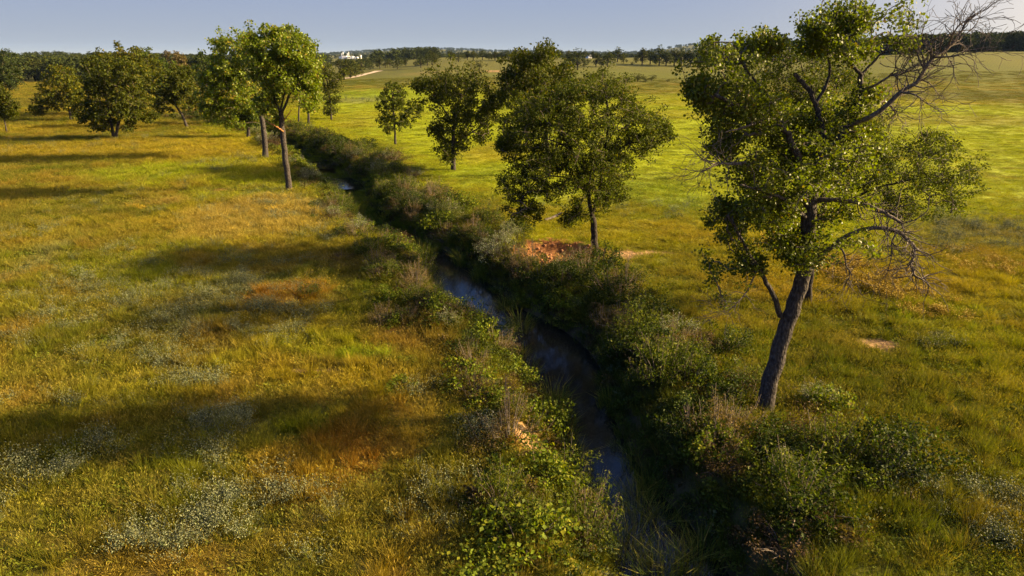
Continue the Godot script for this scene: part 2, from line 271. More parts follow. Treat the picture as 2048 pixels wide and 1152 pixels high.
	{"name":"pecan_tree","label":"full crowned olive pecan with a pale trunk left of the spreading pecan","x":-6.43,"z":-75.18,"kind":"olive","leaves":15000,"leaf":0.28,
	"limbs":[[0.38,0.3,0,0,-0.16,0,0.05,1.63,0,0.04,3.25,0,0.19,4.83,0,0.35,6.66,0],[0.16,0.06,0,0.13,2.71,0,1.65,3.83,0.5,3.29,4.91,0.8,4.37,5.71,1],[0.15,0.06,0,0.19,4.83,0,-0.99,6.66,0,-2.01,7.95,0,-2.77,8.71,0],[0.15,0.06,0,0.35,6.66,0,1.45,8.2,0,2.53,9.22,0]],
	"blobs":[-1.17,9.22,0,1.54,3.71,0.69,9.47,0,1.87,4.14,2.52,9.07,0,1.43,3.98,-2.52,8.46,0,1.1,2.91,-1.66,7.43,0,1.54,3.51,0.63,7.18,0,2.42,4.14,2.75,6.92,0,1.87,3.9,-0.24,4.83,0,1.98,4.04,2.18,4.83,0,1.76,4.04,-0.84,2.98,0,1.32,3.9,1.06,2.98,0,1.21,4.15,3.8,5.36,0,1.21,3.46,-3.4,8.86,0,0.55,1.86,4.36,7.69,0,1.21,3.12,5.32,7.95,0,0.77,2.18,4.35,6.66,0,0.77,3.12,-0.34,1.63,0,0.77,4.04,-1.61,4.2,0,0.77,3.59,2.97,3.51,0,0.88,3.81]},
	{"name":"young_pecan_tree","label":"small upright pecan standing alone in the bright meadow","x":-16.56,"z":-98.41,"kind":"pecan","leaves":7000,"leaf":0.3,
	"limbs":[[0.24,0.18,0,-0.01,-0.21,0,0.02,1.67,0,-0.02,3.4,0,-0.05,5.44,0,-0.04,6.78,0],[0.1,0.04,0,0.01,2.71,0,1.54,3.74,0,2.85,4.62,0]],
	"blobs":[-0.03,6.92,0,1.56,2.64,-1.14,5.77,0,1.14,2.26,0.97,6.11,0,1.42,2.72,0.52,4.42,0,1.71,2.73,2.64,4.62,0,1,2.22,3.56,4.9,0,0.5,1.42,-1.14,3.53,0,1.28,2.33,0.79,2.85,0,1.14,2.72,-2.16,2.98,0,0.64,1.59,-0.66,2.02,0,0.71,2.55,1.86,3.19,0,0.85,2.53,0.03,7.98,0,0.57,2.64]},
	{"name":"cottonwood_tree","label":"cottonwood with a freshly broken orange limb at the left bank edge","x":-20.59,"z":-62.52,"kind":"cottonwood_gold","leaves":26000,"leaf":0.19,
	"limbs":[[0.44,0.34,0,0.07,-0.19,0,0.02,1.48,0,-0.01,3.29,0,0,5.08,0,-0.02,6.17,0,0.03,7.04,0],[0.2,0.06,0,0.02,6.91,0,-0.28,7.77,0,-0.69,8.88,0,-1.3,9.68,0,-1.67,10.23,0],[0.16,0.06,0,-0.05,7.04,0,0.17,8.09,-0.5,0.51,9.36,-0.7,0.41,11.05,-0.6,0.44,12.71,-0.4],[0.2,0.06,0,0.06,6.91,0,1.01,8.49,0.5,1.3,9.62,0.5,1.6,11.07,0.4,1.88,12.29,0.2],[0.12,0.05,0,1.01,8.49,0.5,1.98,9.42,0.8,2.77,10.26,1],[0.13,0.07,2,0.13,5.42,0.3,-0.03,5.73,0.8,-0.37,6.05,1,-0.79,6.22,1,-1.07,6.44,1],[0.1,0.05,2,0.33,6.42,0.3,0.7,6.78,0.5,1.18,7.3,0.6]],
	"blobs":[0.14,12.7,0,1.39,2.79,1.41,13.27,0,0.83,2.8,-1.28,12.38,0,1.39,2.25,2.13,11.97,0,1.39,2.57,0.37,10.85,0,1.85,2.84,2.88,10.73,0,1.11,2.06,2.27,8.97,0,1.29,2.36,2.87,7.9,0,0.69,1.83,-1.07,7.9,0,0.74,2.62,-0.7,9.18,0,1.29,2.69,-0.62,6.74,0,0.65,2.77,2.62,12.5,0,0.65,2.36,3.19,9.39,0,0.46,1.64,-1.99,12.9,0,0.55,1.52,1.61,10.23,0,1.39,2.69,-0.97,10.65,0,1.39,2.53,0.44,13.51,0,0.37,2.82]},
	{"name":"cottonwood_tree","label":"cottonwood leaning left with yellowing leaves, its grey trunk left of the broken one","x":-30.17,"z":-83.99,"kind":"cottonwood_gold","leaves":22000,"leaf":0.23,
	"limbs":[[0.55,0.4,0,0.04,-0.18,0,0.19,1.63,0,0.22,3.41,0,0.18,4.58,0,0.08,5.28,0],[0.3,0.1,0,0.08,5.28,0,-0.47,6.15,0,-1.11,6.79,0,-2.36,7.65,0,-2.99,8.73,0,-3.57,9.63,0],[0.2,0.08,0,0.08,5.28,0,0.28,7.47,0,0.09,9.74,0,-0.38,11.69,0],[0.06,0.03,2,-2.26,7.55,0.3,-2.5,7.41,0.8,-2.69,7.19,1]],
	"blobs":[-4.15,10.58,0,1.95,3.16,-5.03,8.5,0,1.59,2.83,-3.86,6.61,0,1.95,3.45,-1.96,12.07,0,2.08,3.61,-1.28,9.18,0,2.44,3.53,-5.28,5.86,0,1.22,2.91,-2.37,5.28,0,1.34,3.6,-0.71,6.61,0,1.1,3.28,-0.22,12.95,0,1.47,3.39,-2.68,9.74,0,1.95,3.59,-5.98,7.19,0,0.86,2.18,-3.38,13.17,0,0.73,3.33,-3.96,4.58,0,0.73,3.49,-5.67,9.74,0,0.86,2.12,0.76,11.41,0,1.71,2.83,-6.35,5.86,0,0.61,1.97]},
	{"name":"creek_tree","label":"small leafy tree with a straight grey trunk left of the leaning cottonwood","x":-40.01,"z":-105.4,"kind":"green","leaves":5000,"leaf":0.3,
	"limbs":[[0.42,0.3,0,-0.03,-0.22,0,0.13,1.04,0,0.21,2.3,0,0.28,3.4,0],[0.1,0.05,0,0.17,1.93,0,-0.52,3.03,0]],
	"blobs":[-0.18,3.98,0,1.37,1.64,-1.17,3.25,0,1.06,1.44,0.83,3.03,0,0.99,1.4,-0.24,2.3,0,0.91,1.64,-1.49,4.27,0,0.61,1.16,0.79,4.49,0,1.06,1.5]},
	{"name":"slim_tree","label":"slender dark trunked tree behind the broken cottonwood","x":-39.07,"z":-127.95,"kind":"green","leaves":3500,"leaf":0.3,
	"limbs":[[0.22,0.14,0,-0.02,-0.18,0,0.33,2.31,0,0.77,4.94,0,0.72,7.1,0,1.21,9.24,0]],
	"blobs":[0.94,8.39,0,1.46,1.5,0.05,6.67,0,1.1,1.37,1.53,7.1,0,1.1,1.4,1.74,10.09,0,1.28,1.42,0.36,9.67,0,1.1,1.37]},
	{"name":"slim_tree","label":"slender pale trunked tree right of the broken cottonwood","x":-36.74,"z":-126.12,"kind":"cottonwood_gold","leaves":3500,"leaf":0.3,
	"limbs":[[0.32,0.2,0,-0.02,-0.18,0,0.25,2.54,0,0.5,5.13,0,0.66,7.69,0]],
	"blobs":[0.83,8.53,0,1.62,1.62,1.37,6.84,0,1.26,1.38,0,6.41,0,0.9,1.29,1.25,10.21,0,1.26,1.44,1.8,8.53,0,0.81,1.29,0.9,4.7,0,0.9,1.43]},
	{"name":"slim_tree","label":"narrow dark leaved tree with hanging lower crown at the meadow edge","x":-34.67,"z":-134.09,"kind":"olive","leaves":5000,"leaf":0.33,
	"limbs":[[0.25,0.16,0,0.08,-0.19,0,0.1,2.32,0,0.06,5.07,0,-0.18,7.78,0]],
	"blobs":[-0.23,8.23,0,1.72,2.4,0.82,6.25,0,1.53,2.47,-0.02,4.16,0,1.44,2.48,0.2,2.32,0,1.05,2.49,1.76,7.33,0,1.24,2.26,2.79,8.41,0,0.86,1.72,-0.77,9.57,0,1.34,2.19,1.27,3.7,0,0.86,2.33,-0.55,1.4,0,0.57,2.45,-1.48,6.88,0,1.15,1.93]},
	{"name":"oak_tree","label":"yellow green tree with a reddish trunk in the left pasture","x":-82.08,"z":-130.21,"kind":"gold","leaves":9000,"leaf":0.36,
	"limbs":[[0.36,0.24,0,0.04,-0.27,0,0.16,1.63,0,0.26,3.87,0,0.27,6.52,0],[0.12,0.05,0,0.16,1.63,0,-2.24,3.42,0,-4.18,2.97,0]],
	"blobs":[-0.24,7.57,0,2.23,3.83,-1.94,5.64,0,1.86,3.75,1.46,6.96,0,1.86,3.41,-3.16,3.42,0,1.68,3.58,-0.2,4.31,0,2.42,3.74,-4.96,2.79,0,1.12,2.7,1.55,3.87,0,1.86,3.03,0.68,1.9,0,1.3,3.29,-0.54,9.13,0,0.93,3.83,-5.81,1.9,0,0.74,2.05,2.65,5.64,0,1.12,2.46]},
	{"name":"oak_tree","label":"large round crowned oak with two forked trunks in the left pasture","x":-58.82,"z":-102.81,"kind":"olive","leaves":14000,"leaf":0.4,
	"limbs":[[0.36,0.26,0,-0.12,-0.22,0,-0.15,1.16,0,-0.14,2.39,0,-0.23,3.81,0,-0.12,6.28,0],[0.36,0.26,0,0.03,-0.22,0,0.51,1.16,0,1.06,2.53,0,1.82,3.81,0,2.85,6.63,0]],
	"blobs":[1.37,8.02,0,3.11,4.26,-1.25,6.84,0,2.07,3.66,3.91,7.33,0,2.81,3.79,-1.99,4.17,0,1.93,3.55,1.65,4.88,0,3.26,4.24,4.08,4.17,0,1.78,3.42,-2.9,4.74,0,1.19,2.82,-0.58,2.74,0,1.48,4.15,2.35,2.74,0,1.48,4.04,-1.83,2.03,0,0.89,3.82,-3.96,3.1,0,0.59,1.95,4.99,3.1,0,1.04,2.53,0.63,9.05,0,1.93,4.15,3.21,9.4,0,1.93,4.13,-1.37,8.02,0,1.04,3.47]},
	{"name":"oak_tree","label":"yellow topped tree rising behind the forked oak","x":-77.18,"z":-142.09,"kind":"gold","leaves":9000,"leaf":0.45,
	"limbs":[[0.35,0.2,0,-0.05,-0.3,0,0.37,3.13,0,0.57,6.98,0]],
	"blobs":[-3.68,10.76,0,2.03,4.96,-0.75,10.57,0,2.43,6.04,1.84,11.23,0,2.23,6.11,4.05,9.82,0,2.43,5.47,-3.55,8.88,0,2.03,5.24,5.21,7.93,0,2.03,4.64,2.73,7.93,0,2.43,5.82,5.88,6.02,0,1.62,3.78,-6.43,9.35,0,0.61,2.4,-5.25,10.29,0,1.22,3.78,0.24,7.93,0,2.43,6.16]},
	{"name":"oak_tree","label":"tree with a leaning forked trunk at the bend of the creek bushes","x":-55.7,"z":-119.72,"kind":"olive","leaves":9000,"leaf":0.38,
	"limbs":[[0.36,0.22,0,0.05,-0.25,0,-0.26,1.09,0,-0.66,2.34,0,-1.39,3.66,0,-1.69,5.46,0],[0.1,0.04,0,-0.52,2.17,0,-1.29,2.67,0,-1.86,2.83,0],[0.12,0.05,0,-1.39,3.66,0,0.42,5.46,0]],
	"blobs":[-2.34,6.68,0,1.89,3.05,-0.17,7.08,0,2.06,3.31,-3.07,4.81,0,1.54,2.87,-1.47,4.23,0,1.89,3.32,1.33,5.87,0,1.37,2.83,-4.32,3.41,0,1.03,2.19,-1.17,8.69,0,1.54,3.27,1.5,4.23,0,1.03,2.59,2.23,3.41,0,0.69,1.83,0.5,8.69,0,1.03,3.25,-3.74,5.87,0,1.2,2.34]},
	{"name":"pasture_tree","label":"thin stemmed tree at the left edge of the picture","x":-80.9,"z":-111.47,"kind":"olive","leaves":5000,"leaf":0.36,
	"limbs":[[0.2,0.12,0,0.02,-0.24,0,0.06,1.25,0,0.1,2.42,0,0.16,3.96,0]],
	"blobs":[0.28,5.11,0,1.6,2.01,-1.25,4.34,0,1.44,1.82,1.03,3.96,0,1.04,1.72,1.46,3.42,0,0.64,1.34,0.23,2.96,0,0.8,1.92,0.01,6.25,0,1.12,2.01]},
	{"name":"pasture_tree","label":"large dark tree cut by the left edge of the picture","x":-154.01,"z":-213.55,"kind":"dark","leaves":6000,"leaf":0.5,
	"limbs":[[0.35,0.2,0,0.05,-0.44,0,0.57,1.74,0,0.97,4.62,0]],
	"blobs":[2.28,8.18,0,3.32,4.35,-0.87,7.47,0,3.32,4.04,4.01,6.05,0,2.11,3.64,2.97,11,0,2.11,4.35,1.7,3.9,0,2.11,4.28,-1,3.9,0,2.41,4.25,4.59,3.47,0,1.21,2.75]},
	{"name":"creek_tree","label":"bare stemmed dark tree cluster left of the golden cottonwoods","x":-98.34,"z":-221.9,"kind":"dark","leaves":6000,"leaf":0.5,
	"limbs":[[0.3,0.16,0,-0.05,-0.3,0,0.05,2.4,0,-0.08,5.68,0],[0.25,0.14,0,0.58,-0.3,0,1.45,2.4,0,2.09,5.68,0]],
	"blobs":[0.63,8.34,0,2.82,3.32,2.62,7.16,0,2.82,3.19,-1.21,6.42,0,1.88,2.81,1.86,10.39,0,1.88,3.38,3.12,4.2,0,1.57,2.81,-1.49,8.63,0,1.25,2.4]},
	{"name":"creek_tree","label":"loose topped tree poking above the woods beside the forked oak","x":-91.17,"z":-180.74,"kind":"green","leaves":5500,"leaf":0.45,
	"limbs":[[0.3,0.16,0,-0.04,-0.25,0,0.27,3.08,0,-0.17,7.93,0,-0.56,11.51,0]],
	"blobs":[-0.98,11.99,0,1.28,3.45,0.4,11.27,0,1.02,4.16,2.2,8.53,0,2.05,4.45,3.31,6.12,0,2.3,4.2,5.5,7.93,0,1.79,3.27,1.21,4.91,0,2.3,4.46,-2.44,12.22,0,0.51,1.87,4.28,4.3,0,1.54,3.68]},
	{"name":"creek_tree","label":"brownish topped tree in the woods right of the forked oak","x":-103.17,"z":-217.46,"kind":"tan","leaves":4000,"leaf":0.5,
	"limbs":[[0.3,0.16,0,-0.05,-0.3,0,0.43,3.68,0,0.86,7.31,0]],
	"blobs":[1.33,10.19,0,2.15,3.36,-0.39,10.77,0,1.54,2.87,3.05,9.62,0,1.54,3.17,1.17,7.31,0,2.15,3.38,3.9,7.31,0,1.54,2.61,-1.29,8.04,0,1.54,2.61]},
]

# ------------------------------------------------------------------ mesh collector
class Mb:
	var v := PackedVector3Array()
	var n := PackedVector3Array()
	var c := PackedColorArray()
	var i := PackedInt32Array()
	func mesh() -> ArrayMesh:
		var a := []
		a.resize(Mesh.ARRAY_MAX)
		a[Mesh.ARRAY_VERTEX] = v
		a[Mesh.ARRAY_NORMAL] = n
		if c.size() == v.size() and c.size() > 0:
			a[Mesh.ARRAY_COLOR] = c
		a[Mesh.ARRAY_INDEX] = i
		var m := ArrayMesh.new()
		m.add_surface_from_arrays(Mesh.PRIMITIVE_TRIANGLES, a)
		return m
	func tube(pts: PackedVector3Array, rad: PackedFloat32Array, sides: int, col := Color.WHITE, lump := 0.0) -> void:
		var first := v.size()
		var k := pts.size()
		var side := Vector3.ZERO
		for a in k:
			var d: Vector3 = (pts[mini(a + 1, k - 1)] - pts[maxi(a - 1, 0)]).normalized()
			if a == 0:
				side = d.cross(Vector3(0.31, 0.17, 0.93)).normalized()
			else:
				side = (side - d * side.dot(d)).normalized()
			var up := d.cross(side)
			for s in sides:
				var t := TAU * s / sides
				var o := side * cos(t) + up * sin(t)
				var r: float = rad[a]
				if lump > 0.0:
					r *= 1.0 + lump * sin(3.0 * t + a * 0.7) * sin(a * 1.9 + s * 2.3)
				v.append(pts[a] + o * r)
				n.append(o)
				c.append(col)
		for a in k - 1:
			for s in sides:
				var p := first + a * sides + s
				var q := first + a * sides + (s + 1) % sides
				i.append_array(PackedInt32Array([p, p + sides, q, q, p + sides, q + sides]))
		var cap := v.size()
		v.append(pts[k - 1]); n.append((pts[k - 1] - pts[k - 2]).normalized()); c.append(col)
		for s in sides:
			i.append_array(PackedInt32Array([first + (k - 1) * sides + (s + 1) % sides, first + (k - 1) * sides + s, cap]))
	func leaf(p: Vector3, dir: Vector3, nor: Vector3, l: float, w: float, col: Color) -> void:
		var s := dir.cross(nor).normalized()
		var a := v.size()
		var mid := p + dir * l * 0.42
		v.append(p); v.append(mid + s * w * 0.5 + nor * w * 0.14); v.append(p + dir * l - nor * l * 0.1); v.append(mid - s * w * 0.5 + nor * w * 0.14)
		n.append(nor); n.append((nor - s * 0.3).normalized()); n.append(nor); n.append((nor + s * 0.3).normalized())
		c.append(col); c.append(col); c.append(col); c.append(col)
		i.append_array(PackedInt32Array([a, a + 2, a + 1, a, a + 3, a + 2]))
	func blade(p: Vector3, tip: Vector3, w: Vector3, col: Color) -> void:
		var a := v.size()
		var nor := (tip - p).cross(w).normalized()
		v.append(p - w); v.append(p + w); v.append(tip)
		n.append(nor); n.append(nor); n.append(nor)
		c.append(col); c.append(col); c.append(col)
		i.append_array(PackedInt32Array([a, a + 1, a + 2]))
	func box(a: Vector3, b: Vector3) -> void:
		for f in 6:
			var ax := f / 2
			var sg := 1.0 if f % 2 else -1.0
			var nn := Vector3.ZERO
			nn[ax] = sg
			var u := (ax + 1) % 3
			var w := (ax + 2) % 3
			var first := v.size()
			for q in [[0, 0], [1, 0], [1, 1], [0, 1]]:
				var p := Vector3.ZERO
				p[ax] = b[ax] if sg > 0 else a[ax]
				p[u] = b[u] if q[0] else a[u]
				p[w] = b[w] if q[1] else a[w]
				v.append(p); n.append(nn); c.append(Color.WHITE)
			i.append_array(PackedInt32Array([first, first + 2, first + 1, first, first + 3, first + 2] if sg > 0 else [first, first + 1, first + 2, first, first + 2, first + 3]))

# ------------------------------------------------------------------ naming
func numbered(called: String) -> String:
	var k: int = used.get(called, 0)
	used[called] = k + 1
	return called if k == 0 else "%s_%03d" % [called, k]

func tag(o: Node, label: String, category: String, group := "", kind := "") -> void:
	o.set_meta("label", label)
	o.set_meta("category", category)
	if group:
		o.set_meta("group", group)
	if kind:
		o.set_meta("kind", kind)

func thing(called: String, at: Vector3, turn := 0.0) -> Node3D:
	var o := Node3D.new()
	o.name = numbered(called)
	add_child(o)
	o.position = at
	o.rotation.y = turn
	return o

func part(called: String, mesh: Mesh, mat: Material, parent: Node) -> MeshInstance3D:
	var o := MeshInstance3D.new()
	o.name = numbered(called) if parent == self else called
	o.mesh = mesh
	o.material_override = mat
	parent.add_child(o, true)
	return o

# ------------------------------------------------------------------ terrain
func sst(a: float, b: float, x: float) -> float:
	var t := clampf((x - a) / (b - a), 0.0, 1.0)
	return t * t * (3.0 - 2.0 * t)

func base_h(x: float, z: float) -> float:
	var d := -z
	var s := x / maxf(d, 20.0)
	var h := 0.10 * sin(x * 0.21 + 1.3) * sin(z * 0.17) + 0.05 * sin(x * 0.53 + z * 0.31)
	if d > 60.0:
		h += sst(60, 220, d) * (0.45 * sin(x * 0.021 + z * 0.013) + 0.3 * sin(z * 0.033 + 0.012 * x))
		h += 8.7 * sst(245, 590, d) * sst(-0.31, -0.06, s) * (1.0 - 0.85 * sst(680, 1000, d))
		h += 7.0 * sst(215, 455, d) * sst(0.24, 0.62, s) * (1.0 - 0.6 * sst(600, 1000, d))
		h += 5.0 * sst(420, 900, d) * sst(-0.40, -0.62, s)
		h += 2.5 * exp(-(pow(x + 338.0, 2) + pow(d - 1500.0, 2)) / 22500.0)
		var f := sst(3000, 4200, d)
		if f > 0.0:
			h += f * (58.0 * exp(-pow((s - 0.262) / 0.06, 2)) + 30.0 * exp(-pow((s + 0.13) / 0.11, 2)) + 14.0 * exp(-pow((s - 0.05) / 0.2, 2)))
	return h

func setup_creek() -> void:
	var n := CREEK.size() / 3
	for k in n - 1:
		var p0 := Vector2(CREEK[maxi(k - 1, 0) * 3], CREEK[maxi(k - 1, 0) * 3 + 1])
		var p1 := Vector2(CREEK[k * 3], CREEK[k * 3 + 1])
		var p2 := Vector2(CREEK[k * 3 + 3], CREEK[k * 3 + 4])
		var p3 := Vector2(CREEK[mini(k + 2, n - 1) * 3], CREEK[mini(k + 2, n - 1) * 3 + 1])
		for q in 3:
			var t := q / 3.0
			creek_p.append(p1.cubic_interpolate(p2, p0, p3, t))
			creek_w.append(lerpf(CREEK[k * 3 + 2], CREEK[k * 3 + 5], t))
	for k in creek_p.size() - 1:
		var lo := int(floor((minf(creek_p[k].y, creek_p[k + 1].y) - 9.0) / 4.0))
		var hi := int(floor((maxf(creek_p[k].y, creek_p[k + 1].y) + 9.0) / 4.0))
		for b in range(lo, hi + 1):
			if not creek_bin.has(b):
				creek_bin[b] = PackedInt32Array()
			creek_bin[b].append(k)

# distance to the creek's centre line, its half width there, the side (+1 right bank), and how far along
func creek_at(x: float, z: float) -> Vector4:
	var best := 1e9
	var out := Vector4(99, 1, 1, 0)
	var p := Vector2(x, z)
	var list: PackedInt32Array = creek_bin.get(int(floor(z / 4.0)), PackedInt32Array())
	for k in list:
		var a := creek_p[k]
		var b := creek_p[k + 1]
		var e := b - a
		var t := clampf((p - a).dot(e) / e.length_squared(), 0.0, 1.0)
		var d := p.distance_squared_to(a + e * t)
		if d < best:
			best = d
			out = Vector4(sqrt(d), lerpf(creek_w[k], creek_w[k + 1], t), 1.0 if e.cross(p - a) > 0.0 else -1.0, k + t)
	return out

func ground(x: float, z: float) -> float:
	var h := base_h(x, z)
	if z > 12.0 or z < -160.0 or absf(x) > 90.0:
		return h
	var c := creek_at(x, z)
	if c.x < 8.0:
		var wob := 0.35 * N2.get_noise_2d(x * 3.0, z * 3.0)
		var reach := (2.1 if c.z > 0.0 else 2.9) + wob
		h -= 2.0 * (1.0 - sst(c.y * 0.55, c.y + reach, c.x + wob * 0.4))
	# the dug-out hollow of red soil on the right bank
	var bx := (x - BARE[0]) / BARE[2]
	var bz := (z - BARE[1]) / BARE[3]
	var q := bx * bx + bz * bz
	if q < 1.6:
		var back := sst(-0.2, -0.75, bz)      # steep wall on the far side
		h -= 0.7 * (1.0 - sst(0.35, 1.0, q)) * (0.75 + 0.25 * back) + 0.12 * (1.0 - sst(0.8, 1.5, q)) * N2.get_noise_2d(x * 14.0, z * 14.0)
		h += 0.28 * sst(-0.55, -0.95, bz) * (1.0 - sst(1.0, 1.6, q)) * sst(0.7, -0.2, bx)
	return h

func bare_at(x: float, z: float) -> int:
	for k in range(0, BARE.size(), 7):
		var dx: float = (x - BARE[k]) / BARE[k + 2]
		if absf(dx) > 1.4:
			continue
		var dz: float = (z - BARE[k + 1]) / BARE[k + 3]
		if dx * dx + dz * dz < 1.0 + 0.55 * N2.get_noise_2d(x * 6.0, z * 6.0):
			return k
	return -1

func grass_color(x: float, z: float) -> Vector3:
	var d := -z
	var a := N1.get_noise_2d(x, z)
	var b := N2.get_noise_2d(x, z)
	var c := Vector3(0.235, 0.215, 0.02)
	c = c.lerp(Vector3(0.125, 0.152, 0.013), clampf(0.4 + a * 1.5, 0.0, 0.9))
	c = c.lerp(Vector3(0.35, 0.22, 0.035), clampf(b * 1.5 - 0.2, 0.0, 0.6))
	if d > 280.0:
		c = c.lerp(Vector3(0.15, 0.148, 0.032), sst(280, 420, d))
	var wx := x + N3.get_noise_2d(x, z) * 3.0
	var wz := z + N3.get_noise_2d(z + 91.0, x) * 3.0
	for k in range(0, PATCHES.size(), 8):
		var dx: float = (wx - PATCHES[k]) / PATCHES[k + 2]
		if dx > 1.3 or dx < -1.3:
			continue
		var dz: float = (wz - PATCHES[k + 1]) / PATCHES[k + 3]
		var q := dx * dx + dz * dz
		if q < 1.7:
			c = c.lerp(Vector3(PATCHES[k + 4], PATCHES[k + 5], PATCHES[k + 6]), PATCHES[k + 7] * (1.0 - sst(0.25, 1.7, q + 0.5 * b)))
	return c

func axis(fine_a: float, fine_b: float, step: float, lo: float, hi: float, ratio: float) -> PackedFloat32Array:
	var mid := PackedFloat32Array()
	var x := fine_a
	while x < fine_b:
		mid.append(x)
		x += step
	var left := PackedFloat32Array()
	var s := step
	x = fine_a - s
	while x > lo:
		left.append(x)
		s *= ratio
		x -= s
	left.append(lo)
	left.reverse()
	s = step
	x = mid[mid.size() - 1] + s
	while x < hi:
		mid.append(x)
		s *= ratio
		x += s
	mid.append(hi)
	left.append_array(mid)
	return left

func make_ground() -> void:
	var xs := axis(-27.0, 17.0, 0.36, -6000.0, 6000.0, 1.045)
	var zs := axis(-95.0, -11.0, 0.36, -6000.0, 60.0, 1.05)
	zs.reverse()
	var m := Mb.new()
	var w := xs.size()
	for z in zs:
		for x in xs:
			m.v.append(Vector3(x, ground(x, z), z))
			var col: Vector3
			var k := bare_at(x, z)
			if k >= 0:
				var t := 0.85 + 0.5 * N2.get_noise_2d(x * 9.0, z * 9.0)
				col = Vector3(BARE[k + 4], BARE[k + 5], BARE[k + 6]) * t
			else:
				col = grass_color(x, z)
				var near := 1.0 - sst(180, 330, -z)
				var mown := sst(-8.0, 8.0, x + (-z - 50.0) * 0.42) * sst(26.0, 80.0, -z)
				col = col.lerp(Vector3(0.17, 0.115, 0.045), 0.42 * near * (1.0 - 0.8 * mown))
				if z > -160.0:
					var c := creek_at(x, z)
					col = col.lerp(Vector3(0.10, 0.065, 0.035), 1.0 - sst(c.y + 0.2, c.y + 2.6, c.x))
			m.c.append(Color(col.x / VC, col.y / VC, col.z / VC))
	m.n.resize(m.v.size())
	for r in zs.size():
		for q in w:
			var a := m.v[r * w + maxi(q - 1, 0)]
			var b := m.v[r * w + mini(q + 1, w - 1)]
			var e := m.v[maxi(r - 1, 0) * w + q]
			var f := m.v[mini(r + 1, zs.size() - 1) * w + q]
			m.n[r * w + q] = (e - f).cross(b - a).normalized()
	for r in zs.size() - 1:
		for q in w - 1:
			var k := r * w + q
			m.i.append_array(PackedInt32Array([k, k + w, k + 1, k + 1, k + w, k + w + 1]))
	var o := part("ground", m.mesh(), M.soil, self)
	o.set_meta("kind", "structure")

# where along the channel water stands open; elsewhere marsh grass fills it
func wet_at(t: float) -> bool:
	var k := t / 3.0
	return k < 14.4 or (k > 15.7 and k < 16.7) or (k > 19.7 and k < 20.7) or (k > 21.5 and k < 22.8)

func make_water() -> void:
	var m := Mb.new()
	var n := creek_p.size()
	for k in n:
		var d := (creek_p[mini(k + 1, n - 1)] - creek_p[maxi(k - 1, 0)]).normalized()
		var s := Vector2(-d.y, d.x) * (creek_w[k] + 1.3)
		for q in [-1.0, 1.0]:
			m.v.append(Vector3(creek_p[k].x + s.x * q, WATER, creek_p[k].y + s.y * q))
			m.n.append(Vector3.UP)
	for k in n - 1:
		if not wet_at(k + 0.5):
			continue
		m.i.append_array(PackedInt32Array([k * 2, k * 2 + 2, k * 2 + 1, k * 2 + 1, k * 2 + 2, k * 2 + 3]))
	var o := part("creek_water", m.mesh(), M.water, self)
	o.set_meta("kind", "structure")

func make_road() -> void:
	var m := Mb.new()
	var n := ROAD.size() / 2
	var pts := PackedVector2Array()
	for k in n - 1:
		for q in 6:
			var t := q / 6.0
			pts.append(Vector2(lerpf(ROAD[k * 2], ROAD[k * 2 + 2], t), lerpf(ROAD[k * 2 + 1], ROAD[k * 2 + 3], t)))
	for k in pts.size():
		var d := (pts[mini(k + 1, pts.size() - 1)] - pts[maxi(k - 1, 0)]).normalized()
		var s := Vector2(-d.y, d.x) * 2.6
		for q in 5:
			var p := pts[k] + s * (q / 2.0 - 1.0)
			m.v.append(Vector3(p.x, base_h(p.x, p.y) + 0.25, p.y))
			m.n.append(Vector3.UP)
	for k in pts.size() - 1:
		for q in 4:
			var a := k * 5 + q
			m.i.append_array(PackedInt32Array([a, a + 5, a + 1, a + 1, a + 5, a + 6]))
	var o := part("gravel_track", m.mesh(), M.gravel, self)
	o.set_meta("kind", "structure")

# ------------------------------------------------------------------ materials
func noise_tex(freq: float, size: int, a: Color, b: Color, normal := false, strength := 8.0, sd := 1, oct := 4) -> NoiseTexture2D:
	var f := FastNoiseLite.new()
	f.seed = sd
	f.noise_type = FastNoiseLite.TYPE_SIMPLEX_SMOOTH
	f.frequency = freq
	f.fractal_octaves = oct
	var t := NoiseTexture2D.new()
	t.width = size
	t.height = size
	t.seamless = true
	t.noise = f
	if normal:
		t.as_normal_map = true
		t.bump_strength = strength
	else:
		var g := Gradient.new()
		g.set_color(0, a)
		g.set_color(1, b)
		t.color_ramp = g
	return t

func mat(col: Color, rough := 0.9, vcol := false) -> StandardMaterial3D:
	var m := StandardMaterial3D.new()
	m.albedo_color = col.linear_to_srgb()
	m.roughness = rough
	m.vertex_color_use_as_albedo = vcol
	return m

func leafy(rough: float, through: Color, spec := 0.5) -> StandardMaterial3D:
	var m := mat(Color(VC, VC, VC), rough, true)
	m.metallic_specular = spec
	m.backlight_enabled = true
	m.backlight = through
	m.cull_mode = BaseMaterial3D.CULL_DISABLED
	return m

